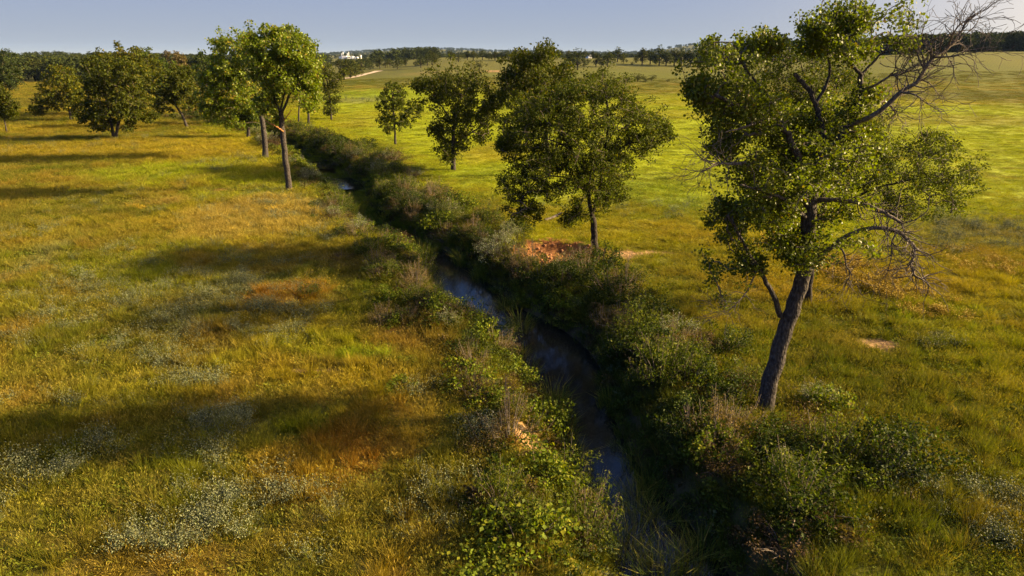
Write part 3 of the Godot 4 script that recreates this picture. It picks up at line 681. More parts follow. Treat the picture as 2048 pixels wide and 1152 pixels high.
func materials() -> void:
	M.soil = mat(Color(VC, VC, VC), 0.95, true)
	M.soil.metallic_specular = 0.2
	M.soil.albedo_texture = noise_tex(0.02, 512, Color(0.62, 0.6, 0.56), Color(1, 1, 1), false, 0, 5, 5)
	M.soil.uv1_triplanar = true
	M.soil.uv1_world_triplanar = true
	M.soil.uv1_scale = Vector3(0.13, 0.13, 0.13)
	M.soil.heightmap_enabled = true
	M.soil.heightmap_texture = noise_tex(0.05, 512, Color.BLACK, Color.WHITE, false, 0, 9, 5)
	M.soil.heightmap_scale = 6.0
	M.water = mat(Color(0.012, 0.011, 0.008, 0.97), 0.08)
	M.water.transparency = BaseMaterial3D.TRANSPARENCY_ALPHA
	M.water.metallic_specular = 0.37
	for a in [["bark", Color(0.125, 0.105, 0.092), 31], ["bark_dark", Color(0.075, 0.06, 0.05), 32], ["bark_dead", Color(0.27, 0.22, 0.18), 33], ["wood_fresh", Color(0.62, 0.30, 0.11), 34]]:
		var b := mat(a[1], 0.92)
		b.metallic_specular = 0.25
		b.albedo_texture = noise_tex(0.03, 256, Color(0.35, 0.35, 0.36), Color(1, 1, 1), false, 0, a[2], 5)
		b.normal_enabled = true
		b.normal_texture = noise_tex(0.035, 256, Color.BLACK, Color.WHITE, true, 14.0, a[2], 4)
		b.normal_scale = 1.0
		b.uv1_triplanar = true
		b.uv1_scale = Vector3(1.7, 0.45, 1.7)
		M[a[0]] = b
	M.leaf_gloss = leafy(0.45, Color(0.95, 1.0, 0.35), 0.36)
	M.leaf = leafy(0.6, Color(0.87, 0.9, 0.35), 0.22)
	M.grass = leafy(0.75, Color(0.88, 0.85, 0.45), 0.14)
	M.weed = leafy(0.7, Color(0.3, 0.3, 0.25), 0.3)
	M.far_leaf = leafy(0.8, Color(0.5, 0.52, 0.2), 0.12)
	M.twig = mat(Color(0.10, 0.075, 0.055), 0.9)
	M.twig_dead = mat(Color(0.13, 0.10, 0.075), 0.9)
	M.gravel = mat(Color(0.55, 0.43, 0.30), 0.95)
	M.gravel.albedo_texture = noise_tex(0.04, 256, Color(0.7, 0.68, 0.65), Color(1, 1, 1), false, 0, 41)
	M.gravel.uv1_triplanar = true
	M.gravel.uv1_world_triplanar = true
	M.gravel.uv1_scale = Vector3(0.2, 0.2, 0.2)
	M.white = mat(Color(0.8, 0.8, 0.8), 0.6)
	M.grey = mat(Color(0.45, 0.46, 0.48), 0.6)
	M.dark_glass = mat(Color(0.05, 0.055, 0.06), 0.2)
	M.clod = mat(Color(0.36, 0.165, 0.072), 0.95)
	M.clod.albedo_texture = noise_tex(0.03, 128, Color(0.7, 0.65, 0.6), Color(1, 1, 1), false, 0, 43)
	M.clod.uv1_triplanar = true

# ------------------------------------------------------------------ trees
const LOOK := {
	"cottonwood": [Vector3(0.108, 0.125, 0.008), Vector3(0.2244, 0.1452, 0.0132), 0.035, "leaf_gloss", 0.95, 0.30],
	"cottonwood_gold": [Vector3(0.13, 0.165, 0.011), Vector3(0.2376, 0.1716, 0.0132), 0.12, "leaf_gloss", 1.0, 0.5],
	"pecan": [Vector3(0.0561, 0.0693, 0.00528), Vector3(0.1716, 0.132, 0.00792), 0.05, "leaf", 0.5, 0.33],
	"olive": [Vector3(0.05148, 0.06072, 0.00594), Vector3(0.1188, 0.099, 0.0099), 0.10, "leaf", 0.6, 0.6],
	"green": [Vector3(0.0561, 0.0792, 0.00924), Vector3(0.1848, 0.1452, 0.0132), 0.07, "leaf", 0.7, 0.6],
	"gold": [Vector3(0.0627, 0.0726, 0.00594), Vector3(0.1716, 0.132, 0.00792), 0.18, "leaf", 0.7, 0.7],
	"dark": [Vector3(0.033, 0.0462, 0.01056), Vector3(0.0792, 0.0792, 0.0132), 0.05, "leaf", 0.7, 0.9],
	"tan": [Vector3(0.1122, 0.0858, 0.0363), Vector3(0.165, 0.1188, 0.0528), 0.2, "leaf", 0.7, 0.8],
}

func unit() -> Vector3:
	var y := R.randf_range(-1, 1)
	var t := R.randf() * TAU
	var r := sqrt(1.0 - y * y)
	return Vector3(r * cos(t), y, r * sin(t))

func smooth(pts: PackedVector3Array, per: int) -> PackedVector3Array:
	var out := PackedVector3Array()
	var n := pts.size()
	for k in n - 1:
		for q in per:
			out.append(pts[k].cubic_interpolate(pts[k + 1], pts[maxi(k - 1, 0)], pts[mini(k + 2, n - 1)], float(q) / per))
	out.append(pts[n - 1])
	return out

func spray(m: Mb, c: Vector3, count: int, spread: float, size: float, aspect: float, col: Vector3, alt: Vector3, alt_share: float, out: Vector3, tone := 0.28) -> void:
	for k in count:
		var o := unit() * spread * pow(R.randf(), 0.45)
		o.y *= 0.72
		var nor := (unit() + Vector3(0, 0.55, 0) + out * 0.35).normalized()
		var dir := unit()
		dir = (dir - nor * dir.dot(nor) + Vector3(0, -0.25, 0)).normalized()
		nor = (nor - dir * nor.dot(dir)).normalized()
		var cc := col.lerp(alt, R.randf_range(0.35, 1.0)) if R.randf() < alt_share else col
		cc *= R.randf_range(1.0 - tone, 1.0 + tone)
		var l := size * R.randf_range(0.7, 1.25)
		m.leaf(c + o, dir, nor, l, l * aspect, Color(cc.x / VC, cc.y / VC, cc.z / VC))

func build_tree(t: Dictionary) -> void:
	R.seed = hash(t.label)
	var look: Array = LOOK[t.kind]
	var at := Vector3(t.x, ground(t.x, t.z), t.z)
	var root := thing(t.name, at)
	tag(root, t.label, "tree", "trees along the creek and in the pasture")
	var big: bool = t.leaves > 20000
	# skeleton
	var node := PackedVector3Array()
	var par := PackedInt32Array()
	var rad := PackedFloat32Array()
	var dead_tip := []
	var live := Mb.new()
	var dead := Mb.new()
	var fresh := Mb.new()
	for l in t.limbs:
		var pts := PackedVector3Array()
		for k in range(3, l.size(), 3):
			pts.append(Vector3(l[k], l[k + 1], l[k + 2]))
		if node.size() == 0:
			pts[0].y = minf(pts[0].y, -0.3)
		pts = smooth(pts, 4 if big else 3)
		var n := pts.size()
		if n > 3:
			for k in range(1, n - 1):
				pts[k] += unit() * minf(l[1], 0.08) * 0.4
		var rr := PackedFloat32Array()
		for k in n:
			var u := float(k) / (n - 1)
			rr.append(lerpf(l[0], l[1], pow(u, 0.8)) * 0.64)
		var first_limb := node.size() == 0
		if first_limb or (l[2] == 0.0 and pts[0].y < 0.3):
			rr[0] *= 1.5
			rr[1] *= 1.22
			rr[2] *= 1.08
		var target: Mb = live if l[2] == 0 else (dead if l[2] == 1 else fresh)
		target.tube(pts, rr, 12 if l[0] > 0.2 else 7, Color.WHITE, 0.035)
		var link := -1
		if not first_limb and l[2] != 2:
			var best := 1e9
			for k in node.size():
				var d := node[k].distance_squared_to(pts[0])
				if d < best:
					best = d
					link = k
		if l[2] == 1:
			dead_tip.append([pts, rr])
		elif l[2] == 0:
			for k in n:
				node.append(pts[k])
				par.append(link if k == 0 else node.size() - 2)
				rad.append(rr[k])
	var fixed := node.size()
	# leaf clumps
	var vol := 0.0
	var B: Array = t.blobs
	for k in range(0, B.size(), 5):
		vol += B[k + 3] * B[k + 3] * minf(B[k + 4], B[k + 3] * 2.8)
	var clumps := []
	var per := 30 if big else 26
	var total: int = int(t.leaves / per * 1.5)
	var gap := 9.0 if big else 6.0
	for k in range(0, B.size(), 5):
		var rz: float = minf(B[k + 4], B[k + 3] * 2.8)
		var cnt := maxi(2, int(round(total * B[k + 3] * B[k + 3] * rz / vol * 0.5 + total * 5.0 / B.size() * 0.5)))
		for q in cnt:
			var o := unit() * (pow(R.randf(), 0.5) if R.randf() < 0.78 else R.randf_range(0.9, 1.4))
			if o.length() > 1.0:
				o.y = absf(o.y)
				if not big:
					o *= 0.85
			var c: Vector3 = Vector3(B[k] + o.x * B[k + 3], B[k + 1] + o.y * B[k + 3], B[k + 2] + o.z * rz) + unit() * B[k + 3] * 0.25
			if N3.get_noise_3d(c.x * gap, c.y * gap, c.z * gap) < ((0.02 if t.kind == "cottonwood" else -0.1) if big else (-0.06 if t.kind == "cottonwood_gold" else -0.1)):
				continue
			var best := 1e9
			for a in fixed:
				best = minf(best, node[a].distance_squared_to(c))
			clumps.append([best, c, o])
	clumps.sort_custom(func(a, b): return a[0] < b[0])
	var weight := PackedFloat32Array()
	weight.resize(node.size())
	var ends := PackedInt32Array()
	for cl in clumps:
		var c: Vector3 = cl[1]
		var best := 1e9
		var link := 0
		for a in node.size():
			var d := node[a].distance_to(c) + 0.6 * maxf(0.0, node[a].y - c.y + 0.1)
			if d < best:
				best = d
				link = a
		var from := node[link]
		var len := from.distance_to(c)
		var steps := maxi(2, int(ceil(len / 0.45)))
		var bend := unit() * len * 0.10 + Vector3(0, len * 0.08, 0)
		for s in range(1, steps + 1):
			var u := float(s) / steps
			node.append(from.lerp(c, u) + bend * sin(u * PI) + unit() * len * 0.02)
			par.append(link if s == 1 else node.size() - 2)
			rad.append(0.0)
			weight.append(0.0)
		ends.append(node.size() - 1)
	for e in ends:
		var a := e
		while a >= fixed:
			weight[a] += 1.0
			a = par[a]
	var tw := 0.0075 if big else 0.012
	var twigs := Mb.new()
	for a in range(fixed, node.size()):
		rad[a] = tw * pow(weight[a], 0.42)
		var p := par[a]
		var r0 := rad[a] * 1.12 if p < fixed else maxf(rad[p], rad[a])
		twigs.tube(PackedVector3Array([node[p], node[a]]), PackedFloat32Array([minf(r0, rad[a] * 1.6), rad[a]]), 4)
	# leaves
	var crown := Mb.new()
	for cl in clumps:
		var tone := R.randf_range(0.8, 1.2)
		var col: Vector3 = look[0] * tone
		var share: float = look[2] * (3.0 if R.randf() < 0.12 else 0.8)
		spray(crown, cl[1], int(per * R.randf_range(0.7, 1.3)), look[5] * R.randf_range(0.8, 1.25), t.leaf, look[4], col, look[1], share, cl[2])
	part("trunk", live.mesh(), M.bark if t.kind.begins_with("cotton") else M.bark_dark if big else M.bark, root)
	var cr := part("crown", crown.mesh(), M[look[3]], root)
	part("twigs", twigs.mesh(), M.twig, cr).set_meta("kind", "stuff")
	if dead.v.size():
		for dt in dead_tip:
			bare_twigs(dead, dt[0], dt[1])
		var o := part("dead_limbs", dead.mesh(), M.bark_dead, root)
		o.set_meta("label", "bare grey dead limbs")
	if fresh.v.size():
		var o := part("broken_limb", fresh.mesh(), M.wood_fresh, root)
		o.set_meta("label", "freshly split orange limb")

# fine crooked twigs on a dead limb
func bare_twigs(m: Mb, pts: PackedVector3Array, rr: PackedFloat32Array) -> void:
	var n := pts.size()
	for k in range(n / 3, n):
		for q in (2 if rr[k] < 0.07 else 1):
			var axis_dir := (pts[k] - pts[k - 1]).normalized()
			var d := (axis_dir * 0.7 + unit() * 1.0 + Vector3(0, 0.12, 0)).normalized()
			var p := pts[k]
			var line := PackedVector3Array([p])
			var r := PackedFloat32Array([minf(rr[k] * 0.6, 0.022)])
			var steps := R.randi_range(4, 7)
			var r0 := r[0]
			for s in steps:
				d = (d + unit() * 0.45).normalized()
				p += d * R.randf_range(0.12, 0.22)
				line.append(p)
				r.append(lerpf(r0, 0.006, float(s + 1) / steps))
				if s > 0 and s < steps - 1 and R.randf() < 0.75:
					var d2 := (d + unit() * 0.9).normalized()
					var p2 := p
					var l2 := PackedVector3Array([p2])
					var rr2 := PackedFloat32Array([r[r.size() - 1] * 0.7])
					for s2 in R.randi_range(2, 4):
						d2 = (d2 + unit() * 0.4).normalized()
						p2 += d2 * R.randf_range(0.09, 0.16)
						l2.append(p2)
						rr2.append(0.006)
					m.tube(l2, rr2, 3)
			m.tube(line, r, 4)

# a distant tree of unit-ish size: rounded, uneven crown of leaf clumps on a short trunk; height 10 m
func far_proto(k: int) -> Array:
	R.seed = 700 + k
	var leaves := Mb.new()
	var wood := Mb.new()
	var bush := k == 3
	var lobes := []
	var n := 9 if bush else 13
	for q in n:
		var a := R.randf() * TAU
		var r := R.randf_range(0.5, 3.6 if not bush else 5.0)
		var y := R.randf_range(2.6, 8.0) if not bush else R.randf_range(2.0, 6.5)
		r *= 1.0 - 0.5 * maxf(0.0, (y - 6.0) / 3.0)
		lobes.append([Vector3(cos(a) * r, y, sin(a) * r), R.randf_range(1.3, 2.1) if not bush else R.randf_range(1.8, 3.0)])
	if not bush:
		lobes.append([Vector3(0, 8.3, 0), 1.6])
	var base: Vector3 = [Vector3(0.040, 0.05, 0.011), Vector3(0.044, 0.049, 0.010), Vector3(0.036, 0.047, 0.012), Vector3(0.05, 0.054, 0.012)][k]
	for l in lobes:
		for q in 16:
			var o := unit() * pow(R.randf(), 0.35)
			spray(leaves, l[0] + o * l[1], 9, 0.55, 0.42, 0.8, base * R.randf_range(0.75, 1.3), Vector3(0.16, 0.14, 0.02), 0.08, o)
		if not bush:
			var p: Vector3 = l[0]
			wood.tube(PackedVector3Array([Vector3(0, 2.2, 0), p * 0.5 + Vector3(0, 1.4, 0), p]), PackedFloat32Array([0.16, 0.1, 0.04]), 4)
	wood.tube(PackedVector3Array([Vector3(0, -0.8, 0), Vector3(0.05, 1.2, 0), Vector3(0, 2.6, 0), Vector3(0.1, 5, 0)]), PackedFloat32Array([0.34, 0.27, 0.24, 0.12]), 7)
	return [leaves.mesh(), wood.mesh()]

func far_trees() -> void:
	var proto := []
	for k in 4:
		var a := far_proto(k)
		var o := Node3D.new()
		part("crown", a[0], M.far_leaf, o)
		var w := part("trunk" if k < 3 else "stems", a[1], M.bark_dark, o)
		if k == 3:
			w.set_meta("kind", "stuff")
		proto.append(o)
	R.seed = 811
	var made := []
	for k in range(0, FAR.size(), 4):
		var x: float = FAR[k]
		var z: float = FAR[k + 1]
		var kind: int = FAR[k + 3]
		var o: Node3D = proto[kind].duplicate()
		o.name = numbered("field_bush" if kind == 3 else "field_tree")
		add_child(o)
		var s: float = FAR[k + 2] / (8.6 if kind < 3 else 6.2)
		o.position = Vector3(x, ground(x, z), z)
		o.rotation.y = R.randf() * TAU
		o.scale = Vector3(s * R.randf_range(1.15, 1.6), s, s * R.randf_range(1.15, 1.6))
		var sx := x / -z
		var where := "on the far ridge line under the sky"
		if sx < -0.5:
			where = "in the wood behind the left pasture"
		elif sx < -0.26:
			where = "behind the golden cottonwoods at the left"
		elif sx < -0.16:
			where = "beside the pale gravel track"
		elif sx < -0.1:
			where = "at the left foot of the far ridge"
		elif -z < 330.0:
			where = "in the hedge below the far pasture"
		elif -z < 440.0:
			where = "on the slope of the far pasture"
		elif sx > 0.19:
			where = "on the ridge beside the big cottonwood"
		tag(o, ("low dark bush " if kind == 3 else ["rounded dark green tree ", "spreading dark green tree ", "tall dark tree "][kind]) + where, "bush" if kind == 3 else "tree", "far trees and bushes " + where)
		made.append(o)
	count_out(made, func(o): return o.position.x / -o.position.z, "%s from left, %s")
	for o in proto:
		o.free()

func multi(called: String, mesh: Mesh, material: Material, xf: Array, cols: Array, label: String, category: String) -> void:
	var mm := MultiMesh.new()
	mm.transform_format = MultiMesh.TRANSFORM_3D
	mm.use_colors = cols.size() > 0
	mm.mesh = mesh
	mm.instance_count = xf.size()
	for k in xf.size():
		mm.set_instance_transform(k, xf[k])
		if cols.size():
			mm.set_instance_color(k, cols[k])
	var o := MultiMeshInstance3D.new()
	o.name = numbered(called)
	o.multimesh = mm
	o.material_override = material
	add_child(o)
	tag(o, label, category, "", "stuff")

func woods() -> void:
	# merged crown and trunk for the masses of trees on the horizon
	var mesh := []
	for v in 3:
		R.seed = 900 + v
		var m := Mb.new()
		for l in 9:
			var a := R.randf() * TAU
			var r := R.randf_range(0.3, 3.6)
			var y := R.randf_range(1.2, 8.2)
			r *= 1.0 - 0.5 * maxf(0.0, (y - 6.0) / 3.0)
			for q in 9:
				var o := unit() * pow(R.randf(), 0.35)
				spray(m, Vector3(cos(a) * r, y, sin(a) * r) + o * 2.0, 6, 0.7, 0.75, 0.85, Vector3(0.95, 1.0, 0.9) * R.randf_range(0.55, 0.8) * VC, Vector3(1.5, 1.2, 0.8) * 0.4, 0.05, o)
		m.tube(PackedVector3Array([Vector3(0, -1, 0), Vector3(0, 5, 0)]), PackedFloat32Array([0.3, 0.15]), 5, Color(0.5, 0.4, 0.35))
		mesh.append(m.mesh())
	R.seed = 950
	# areas: slope x/d from, to, distance from, to, count, height
	for area in [
		["wooded_hillside", -0.92, -0.46, 330.0, 900.0, 620, 11.0, "dark wooded hillside rising behind the left pasture"],
		["distant_wood", -0.5, -0.1, 640.0, 1900.0, 900, 11.5, "flat dark wood around the white industrial plant"],
		["ridge_wood", 0.30, 0.98, 462.0, 560.0, 850, 12.0, "dark wood along the crest of the right hand hill"],
		["distant_wood", -0.12, 0.45, 900.0, 2200.0, 800, 12.0, "thin dark band of woods behind the far ridge"],
		["distant_wood", -0.35, 0.5, 3300.0, 4800.0, 1500, 15.0, "bluish wooded hills on the horizon"],
	]:
		var xf := [[], [], []]
		var cols := [[], [], []]
		for k in int(area[5]):
			var d := lerpf(area[3], area[4], pow(R.randf(), 1.3))
			var s := R.randf_range(area[1], area[2])
			var x := s * d
			if area[0] == "distant_wood" and absf(x + 338.0) < 42.0 and d < 1560.0 and d > 1400.0:
				continue
			if area[0] == "wooded_hillside" and s > -0.68 and d < 520.0 and s < -0.5 and d > 380.0:
				continue
			var h: float = area[6] * R.randf_range(0.75, 1.15) / 9.6
			if d < 1450.0 and absf(s + 0.2245) < 0.03 and area[0] == "distant_wood":
				h *= 0.42
			var b := Basis(Vector3.UP, R.randf() * TAU).scaled(Vector3(h * 1.25, h, h * 1.25))
			var v := R.randi() % 3
			xf[v].append(Transform3D(b, Vector3(x, base_h(x, -d) - 0.4, -d)))
			var c := Vector3(0.055, 0.066, 0.016) * R.randf_range(0.75, 1.25)
			cols[v].append(Color(c.x / VC, c.y / VC, c.z / VC))
		for v in 3:
			multi(area[0], mesh[v], M.far_leaf, xf[v], cols[v], area[7], "wood")

# ------------------------------------------------------------------ grass
func grass_mesh(kind: int, sd: int) -> ArrayMesh:
	R.seed = 300 + kind * 10 + sd
	var m := Mb.new()
	var count: int = [84, 60, 76, 40][kind]
	for k in count:
		var a := R.randf() * TAU
		var r: float = sqrt(R.randf()) * [0.36, 0.2, 0.3, 0.34][kind]
		var p := Vector3(cos(a) * r, -0.03, sin(a) * r)
		var h: float = R.randf_range(0.5, 1.0) * [0.24, 0.62, 0.45, 0.24][kind]
		var lean := Vector3(cos(a), 0, sin(a)) * h * R.randf_range(0.1, 0.75) + unit() * h * 0.25
		lean.y = 0.0
		var t := R.randf_range(0.6, 1.0)
		var col := Color(t, t * R.randf_range(0.92, 1.0), t * R.randf_range(0.8, 1.0))
		var yaw := R.randf() * TAU
		var w: Vector3 = Vector3(cos(yaw), 0, sin(yaw)) * [0.0065, 0.008, 0.005, 0.01][kind]
		var nor := (Vector3(-sin(yaw), 0.5, cos(yaw)) + unit() * 0.3).normalized()
		if kind == 3:
			var q := p + Vector3(lean.x, h, lean.z) * R.randf_range(0.4, 1.0)
			var dir := (unit() + Vector3(0, 0.3, 0)).normalized()
			var nn := (Vector3(0, 1, 0) + unit() * 0.8).normalized()
			nn = (nn - dir * nn.dot(dir)).normalized()
			m.leaf(q, dir, nn, 0.10, 0.055, col)
			m.leaf(q - lean * 0.4, -dir, nn, 0.09, 0.05, col)
		else:
			var mid := p + lean * 0.3 + Vector3(0, h * 0.62, 0)
			var tip := p + lean + Vector3(0, h, 0)
			m.blade(p, mid, w, col)
			m.blade(p + (mid - p) * 0.55, tip, w * 0.8, col)
			if kind == 2 and R.randf() < 0.6:
				m.leaf(tip - Vector3(0, 0.08, 0), Vector3(lean.x, h * 0.7, lean.z).normalized(), nor, 0.10, 0.018, Color(1, 0.95, 0.85))
	return m.mesh()

func plant_grass() -> void:
	var kinds := ["meadow_grass", "tall_grass", "seeding_grass", "low_weeds"]
	var labels := ["short green and golden grass covering the pasture", "tall arching grass tufts in the pasture", "straw coloured seeding grass in the pasture", "low broad leaved weeds among the grass"]
	var xf := [[], [], [], []]
	var cols := [[], [], [], []]
	R.seed = 41
	# bands: from, to, per square metre, width scale, height scale
	for band in [[9.0, 30.0, 17.0, 1.0, 1.0], [30.0, 55.0, 10.0, 1.25, 1.0], [55.0, 110.0, 4.2, 1.9, 1.1], [110.0, 200.0, 1.5, 3.0, 1.25], [200.0, 330.0, 0.62, 4.6, 1.5]]:
		var a: float = band[0]
		var b: float = band[1]
		var count := int(band[2] * 0.82 * (b * b - a * a) + 10.0 * (b - a) * band[2])
		for k in count:
			var d := sqrt(lerpf(a * a, b * b, R.randf()))
			var x := R.randf_range(-1, 1) * (0.82 * d + 5.0)
			var z := -d
			if bare_at(x, z) >= 0 and R.randf() < 0.93:
				continue
			var y := ground(x, z)
			var c := creek_at(x, z) if d < 150.0 else Vector4(99, 1, 1, 0)
			if y < WATER + 0.06 and wet_at(c.w):
				continue
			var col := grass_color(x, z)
			var f := N2.get_noise_2d(x * 1.7 + 40.0, z * 1.7)
			var kind := 0
			var mown := sst(-8.0, 8.0, x + (d - 50.0) * 0.42) * sst(26.0, 80.0, d) # the hay meadow right of the creek is short
			if R.randf() < 0.45 * mown:
				continue
			var pick := R.randf()
			if c.x < c.y + 3.2 and pick < 0.5:
				kind = 1 if pick < 0.3 else 3
				col = col.lerp(Vector3(0.11, 0.14, 0.02), 0.6)
				if c.x < c.y + 0.9 and d > 43.0:
					kind = 1
					col = Vector3(0.13, 0.19, 0.016)
			elif pick < 0.10 + 0.35 * clampf(f, 0.0, 1.0) - 0.4 * mown:
				kind = 1
			elif pick < 0.32 - 0.35 * mown + 0.4 * clampf(-f, 0.0, 1.0):
				kind = 2
				col = col.lerp(Vector3(0.31, 0.24, 0.065), 0.3)
			elif pick > 0.86:
				kind = 3
				col = col.lerp(Vector3(0.12, 0.17, 0.025), 0.55)
			col *= R.randf_range(0.72, 1.22)
			col = col.lerp(Vector3(0.33, 0.24, 0.07), clampf(R.randf() * 1.4 - 1.0, 0.0, 0.4))
			var hs: float = band[4] * R.randf_range(0.65, 1.25) * lerpf(1.0, 0.42, mown) * (1.0 + 0.35 * f)
			var ws: float = band[3] * R.randf_range(0.8, 1.2)
			var bs := Basis(Vector3.UP, R.randf() * TAU).scaled(Vector3(ws, hs, ws))
			xf[kind].append(Transform3D(bs, Vector3(x, y, z)))
			cols[kind].append(Color(col.x / VC, col.y / VC, col.z / VC))
	for kind in 4:
		for half in 2:
			var a := []
			var b := []
			for k in range(half, xf[kind].size(), 2):
				a.append(xf[kind][k])
				b.append(cols[kind][k])
			multi(kinds[kind], grass_mesh(kind, half), M.grass, a, b, labels[kind], "grass" if kind < 3 else "weeds")

func weed_mesh(sd: int, yellow: bool) -> ArrayMesh:
	R.seed = 500 + sd
	var m := Mb.new()
	for s in 9:
		var a := R.randf() * TAU
		var d := Vector3(cos(a) * R.randf_range(0.1, 0.55), 1.0, sin(a) * R.randf_range(0.1, 0.55)).normalized()
		var h := R.randf_range(0.4, 0.75)
		var p := Vector3(cos(a), 0, sin(a)) * R.randf() * 0.15
		var tip := p + d * h
		m.blade(p, tip, Vector3(0.007, 0, 0.004), Color(0.45, 0.5, 0.3))
		for k in 13:
			var u := R.randf_range(0.45, 1.05)
			var q := p + d * h * u + unit() * 0.13 * u
			var dir := (unit() + d * 0.4).normalized()
			var nor := (unit() + Vector3(0, 0.9, 0)).normalized()
			nor = (nor - dir * nor.dot(dir)).normalized()
			var t := R.randf_range(0.65, 1.0)
			var col := Color(t, t, t)
			if u < 0.7 and not yellow:
				col = Color(t * 0.45, t * 0.55, t * 0.4)
			m.leaf(q, dir, nor, 0.045 if not yellow else 0.075, 0.025 if not yellow else 0.05, col)
	return m.mesh()

func plant_weeds() -> void:
	R.seed = 61
	for set_ in [[WEEDS, false, "white_weeds", "pale silvery white flowering weeds scattered over the pasture", Vector3(0.18, 0.19, 0.095)], [YELLOW, true, "yellow_flowers", "golden yellow wildflowers in the right hand pasture", Vector3(0.42, 0.28, 0.015)]]:
		var T: Array = set_[0]
		var xf := [[], []]
		var cols := [[], []]
		for k in range(0, T.size(), 5):
			for q in int(T[k + 4] * (2.2 if set_[1] else 1.1)):
				var a := R.randf() * TAU
				var r := sqrt(R.randf()) * (0.6 + R.randf() * 0.9)
				var x: float = T[k] + cos(a) * r * T[k + 2]
				var z: float = T[k + 1] + sin(a) * r * T[k + 3]
				if N2.get_noise_2d(x * 2.0, z * 2.0) < 0.05 and R.randf() < 0.85:
					continue
				var y := ground(x, z)
				if y < WATER + 0.2 or bare_at(x, z) >= 0:
					continue
				var s := R.randf_range(0.6, 1.15) * (0.75 if set_[1] else 1.0) * (1.0 + 0.6 * sst(40, 110, -z))
				var v := R.randi() % 2
				xf[v].append(Transform3D(Basis(Vector3.UP, R.randf() * TAU).scaled(Vector3(s * 1.15, s, s * 1.15)), Vector3(x, y - 0.03, z)))
				var c: Vector3 = set_[4] * R.randf_range(0.7, 1.1)
				cols[v].append(Color(c.x / VC, c.y / VC, c.z / VC))
		for v in 2:
			multi(set_[2], weed_mesh(v + (5 if set_[1] else 0), set_[1]), M.weed, xf[v], cols[v], set_[3], "weeds" if not set_[1] else "flowers")

# ------------------------------------------------------------------ shrubs
# kinds: colour, second colour, share, leaf size, aspect, clumps, leaves per clump, width, height, spread of a clump, words
const SHRUBS := [
	["bank_shrub", Vector3(0.031, 0.046, 0.007), Vector3(0.12, 0.1275, 0.015), 0.15, 0.075, 0.55, 46, 34, 0.85, 1.0, 0.22, "dark green leafy shrub"],
	["dry_shrub", Vector3(0.115, 0.075, 0.026), Vector3(0.195, 0.1425, 0.0675), 0.3, 0.05, 0.4, 50, 34, 0.8, 1.0, 0.2, "brown seeding weed bush"],
	["vine_bush", Vector3(0.0975, 0.1275, 0.0105), Vector3(0.2025, 0.195, 0.015), 0.3, 0.085, 0.85, 40, 30, 0.8, 0.85, 0.24, "bright green broad leaved bush"],
	["silver_weed_bush", Vector3(0.12, 0.135, 0.075), Vector3(0.39, 0.39, 0.315), 0.3, 0.05, 0.5, 46, 34, 0.75, 0.9, 0.2, "silvery grey weed bush"],
	["willow_bush", Vector3(0.058, 0.078, 0.009), Vector3(0.18, 0.18, 0.015), 0.2, 0.09, 0.28, 52, 34, 0.75, 1.15, 0.2, "feathery mid green bush"],
	["bramble_bush", Vector3(0.075, 0.0465, 0.0255), Vector3(0.135, 0.0825, 0.03375), 0.25, 0.05, 0.5, 50, 28, 0.85, 0.7, 0.2, "reddish brown bramble bush"],
]

func shrub_proto(kind: int, sd: int) -> Node3D:
	R.seed = 1200 + kind * 7 + sd
	var s: Array = SHRUBS[kind]
	var root := Node3D.new()
	var leaves := Mb.new()
	var stems := Mb.new()
	for k in int(s[6]):
		var o := unit()
		o.y = absf(o.y)
		o *= pow(R.randf(), 0.45)
		var c := Vector3(o.x * s[8], 0.1 + o.y * s[9], o.z * s[8]) * R.randf_range(0.8, 1.15)
		spray(leaves, c, s[7], s[10], s[4], s[5], s[1] * R.randf_range(0.75, 1.3), s[2], s[3], o)
		if k % 2 == 0:
			var foot := Vector3(c.x * 0.15, -0.1, c.z * 0.15)
			stems.tube(PackedVector3Array([foot, foot.lerp(c, 0.55) + Vector3(0, 0.12, 0), c]), PackedFloat32Array([0.014, 0.01, 0.005]), 3)
		if kind == 4 or kind == 1 or kind == 3:
			# upright plume above the mass
			var tip := c + Vector3(o.x * 0.15, R.randf_range(0.15, 0.4), o.z * 0.15)
			stems.tube(PackedVector3Array([c, tip]), PackedFloat32Array([0.007, 0.004]), 3)
			spray(leaves, c.lerp(tip, 0.7), 9, 0.11, s[4] * 0.8, s[5], s[1].lerp(s[2], 0.5), s[2], 0.4, o)
	part("foliage", leaves.mesh(), M.leaf, root)
	part("stems", stems.mesh(), M.twig if kind != 1 else M.twig_dead, root).set_meta("kind", "stuff")
	return root

func stretch_words(d: float, right: bool) -> String:
	var bank := "right" if right else "left"
	if d < 18.5:
		return "on the %s bank at the lower edge" % bank
	if d < 24.0:
		return ("on the right bank below the leaning cottonwood" if right else "on the left bank facing the leaning cottonwood")
	if d < 31.0:
		return "on the %s bank above the dark near pool" % bank
	if d < 38.0:
		return "on the %s bank of the blue reflecting stretch" % bank
	if d < 48.0:
		return ("on the right bank beside the red dirt hollow" if right else "on the left bank opposite the red dirt hollow")
	if d < 62.0:
		return "on the %s bank where the creek narrows" % bank
	if d < 95.0:
		return "on the %s bank by the small shining pools" % bank
	return "in the far bush row by the trees"

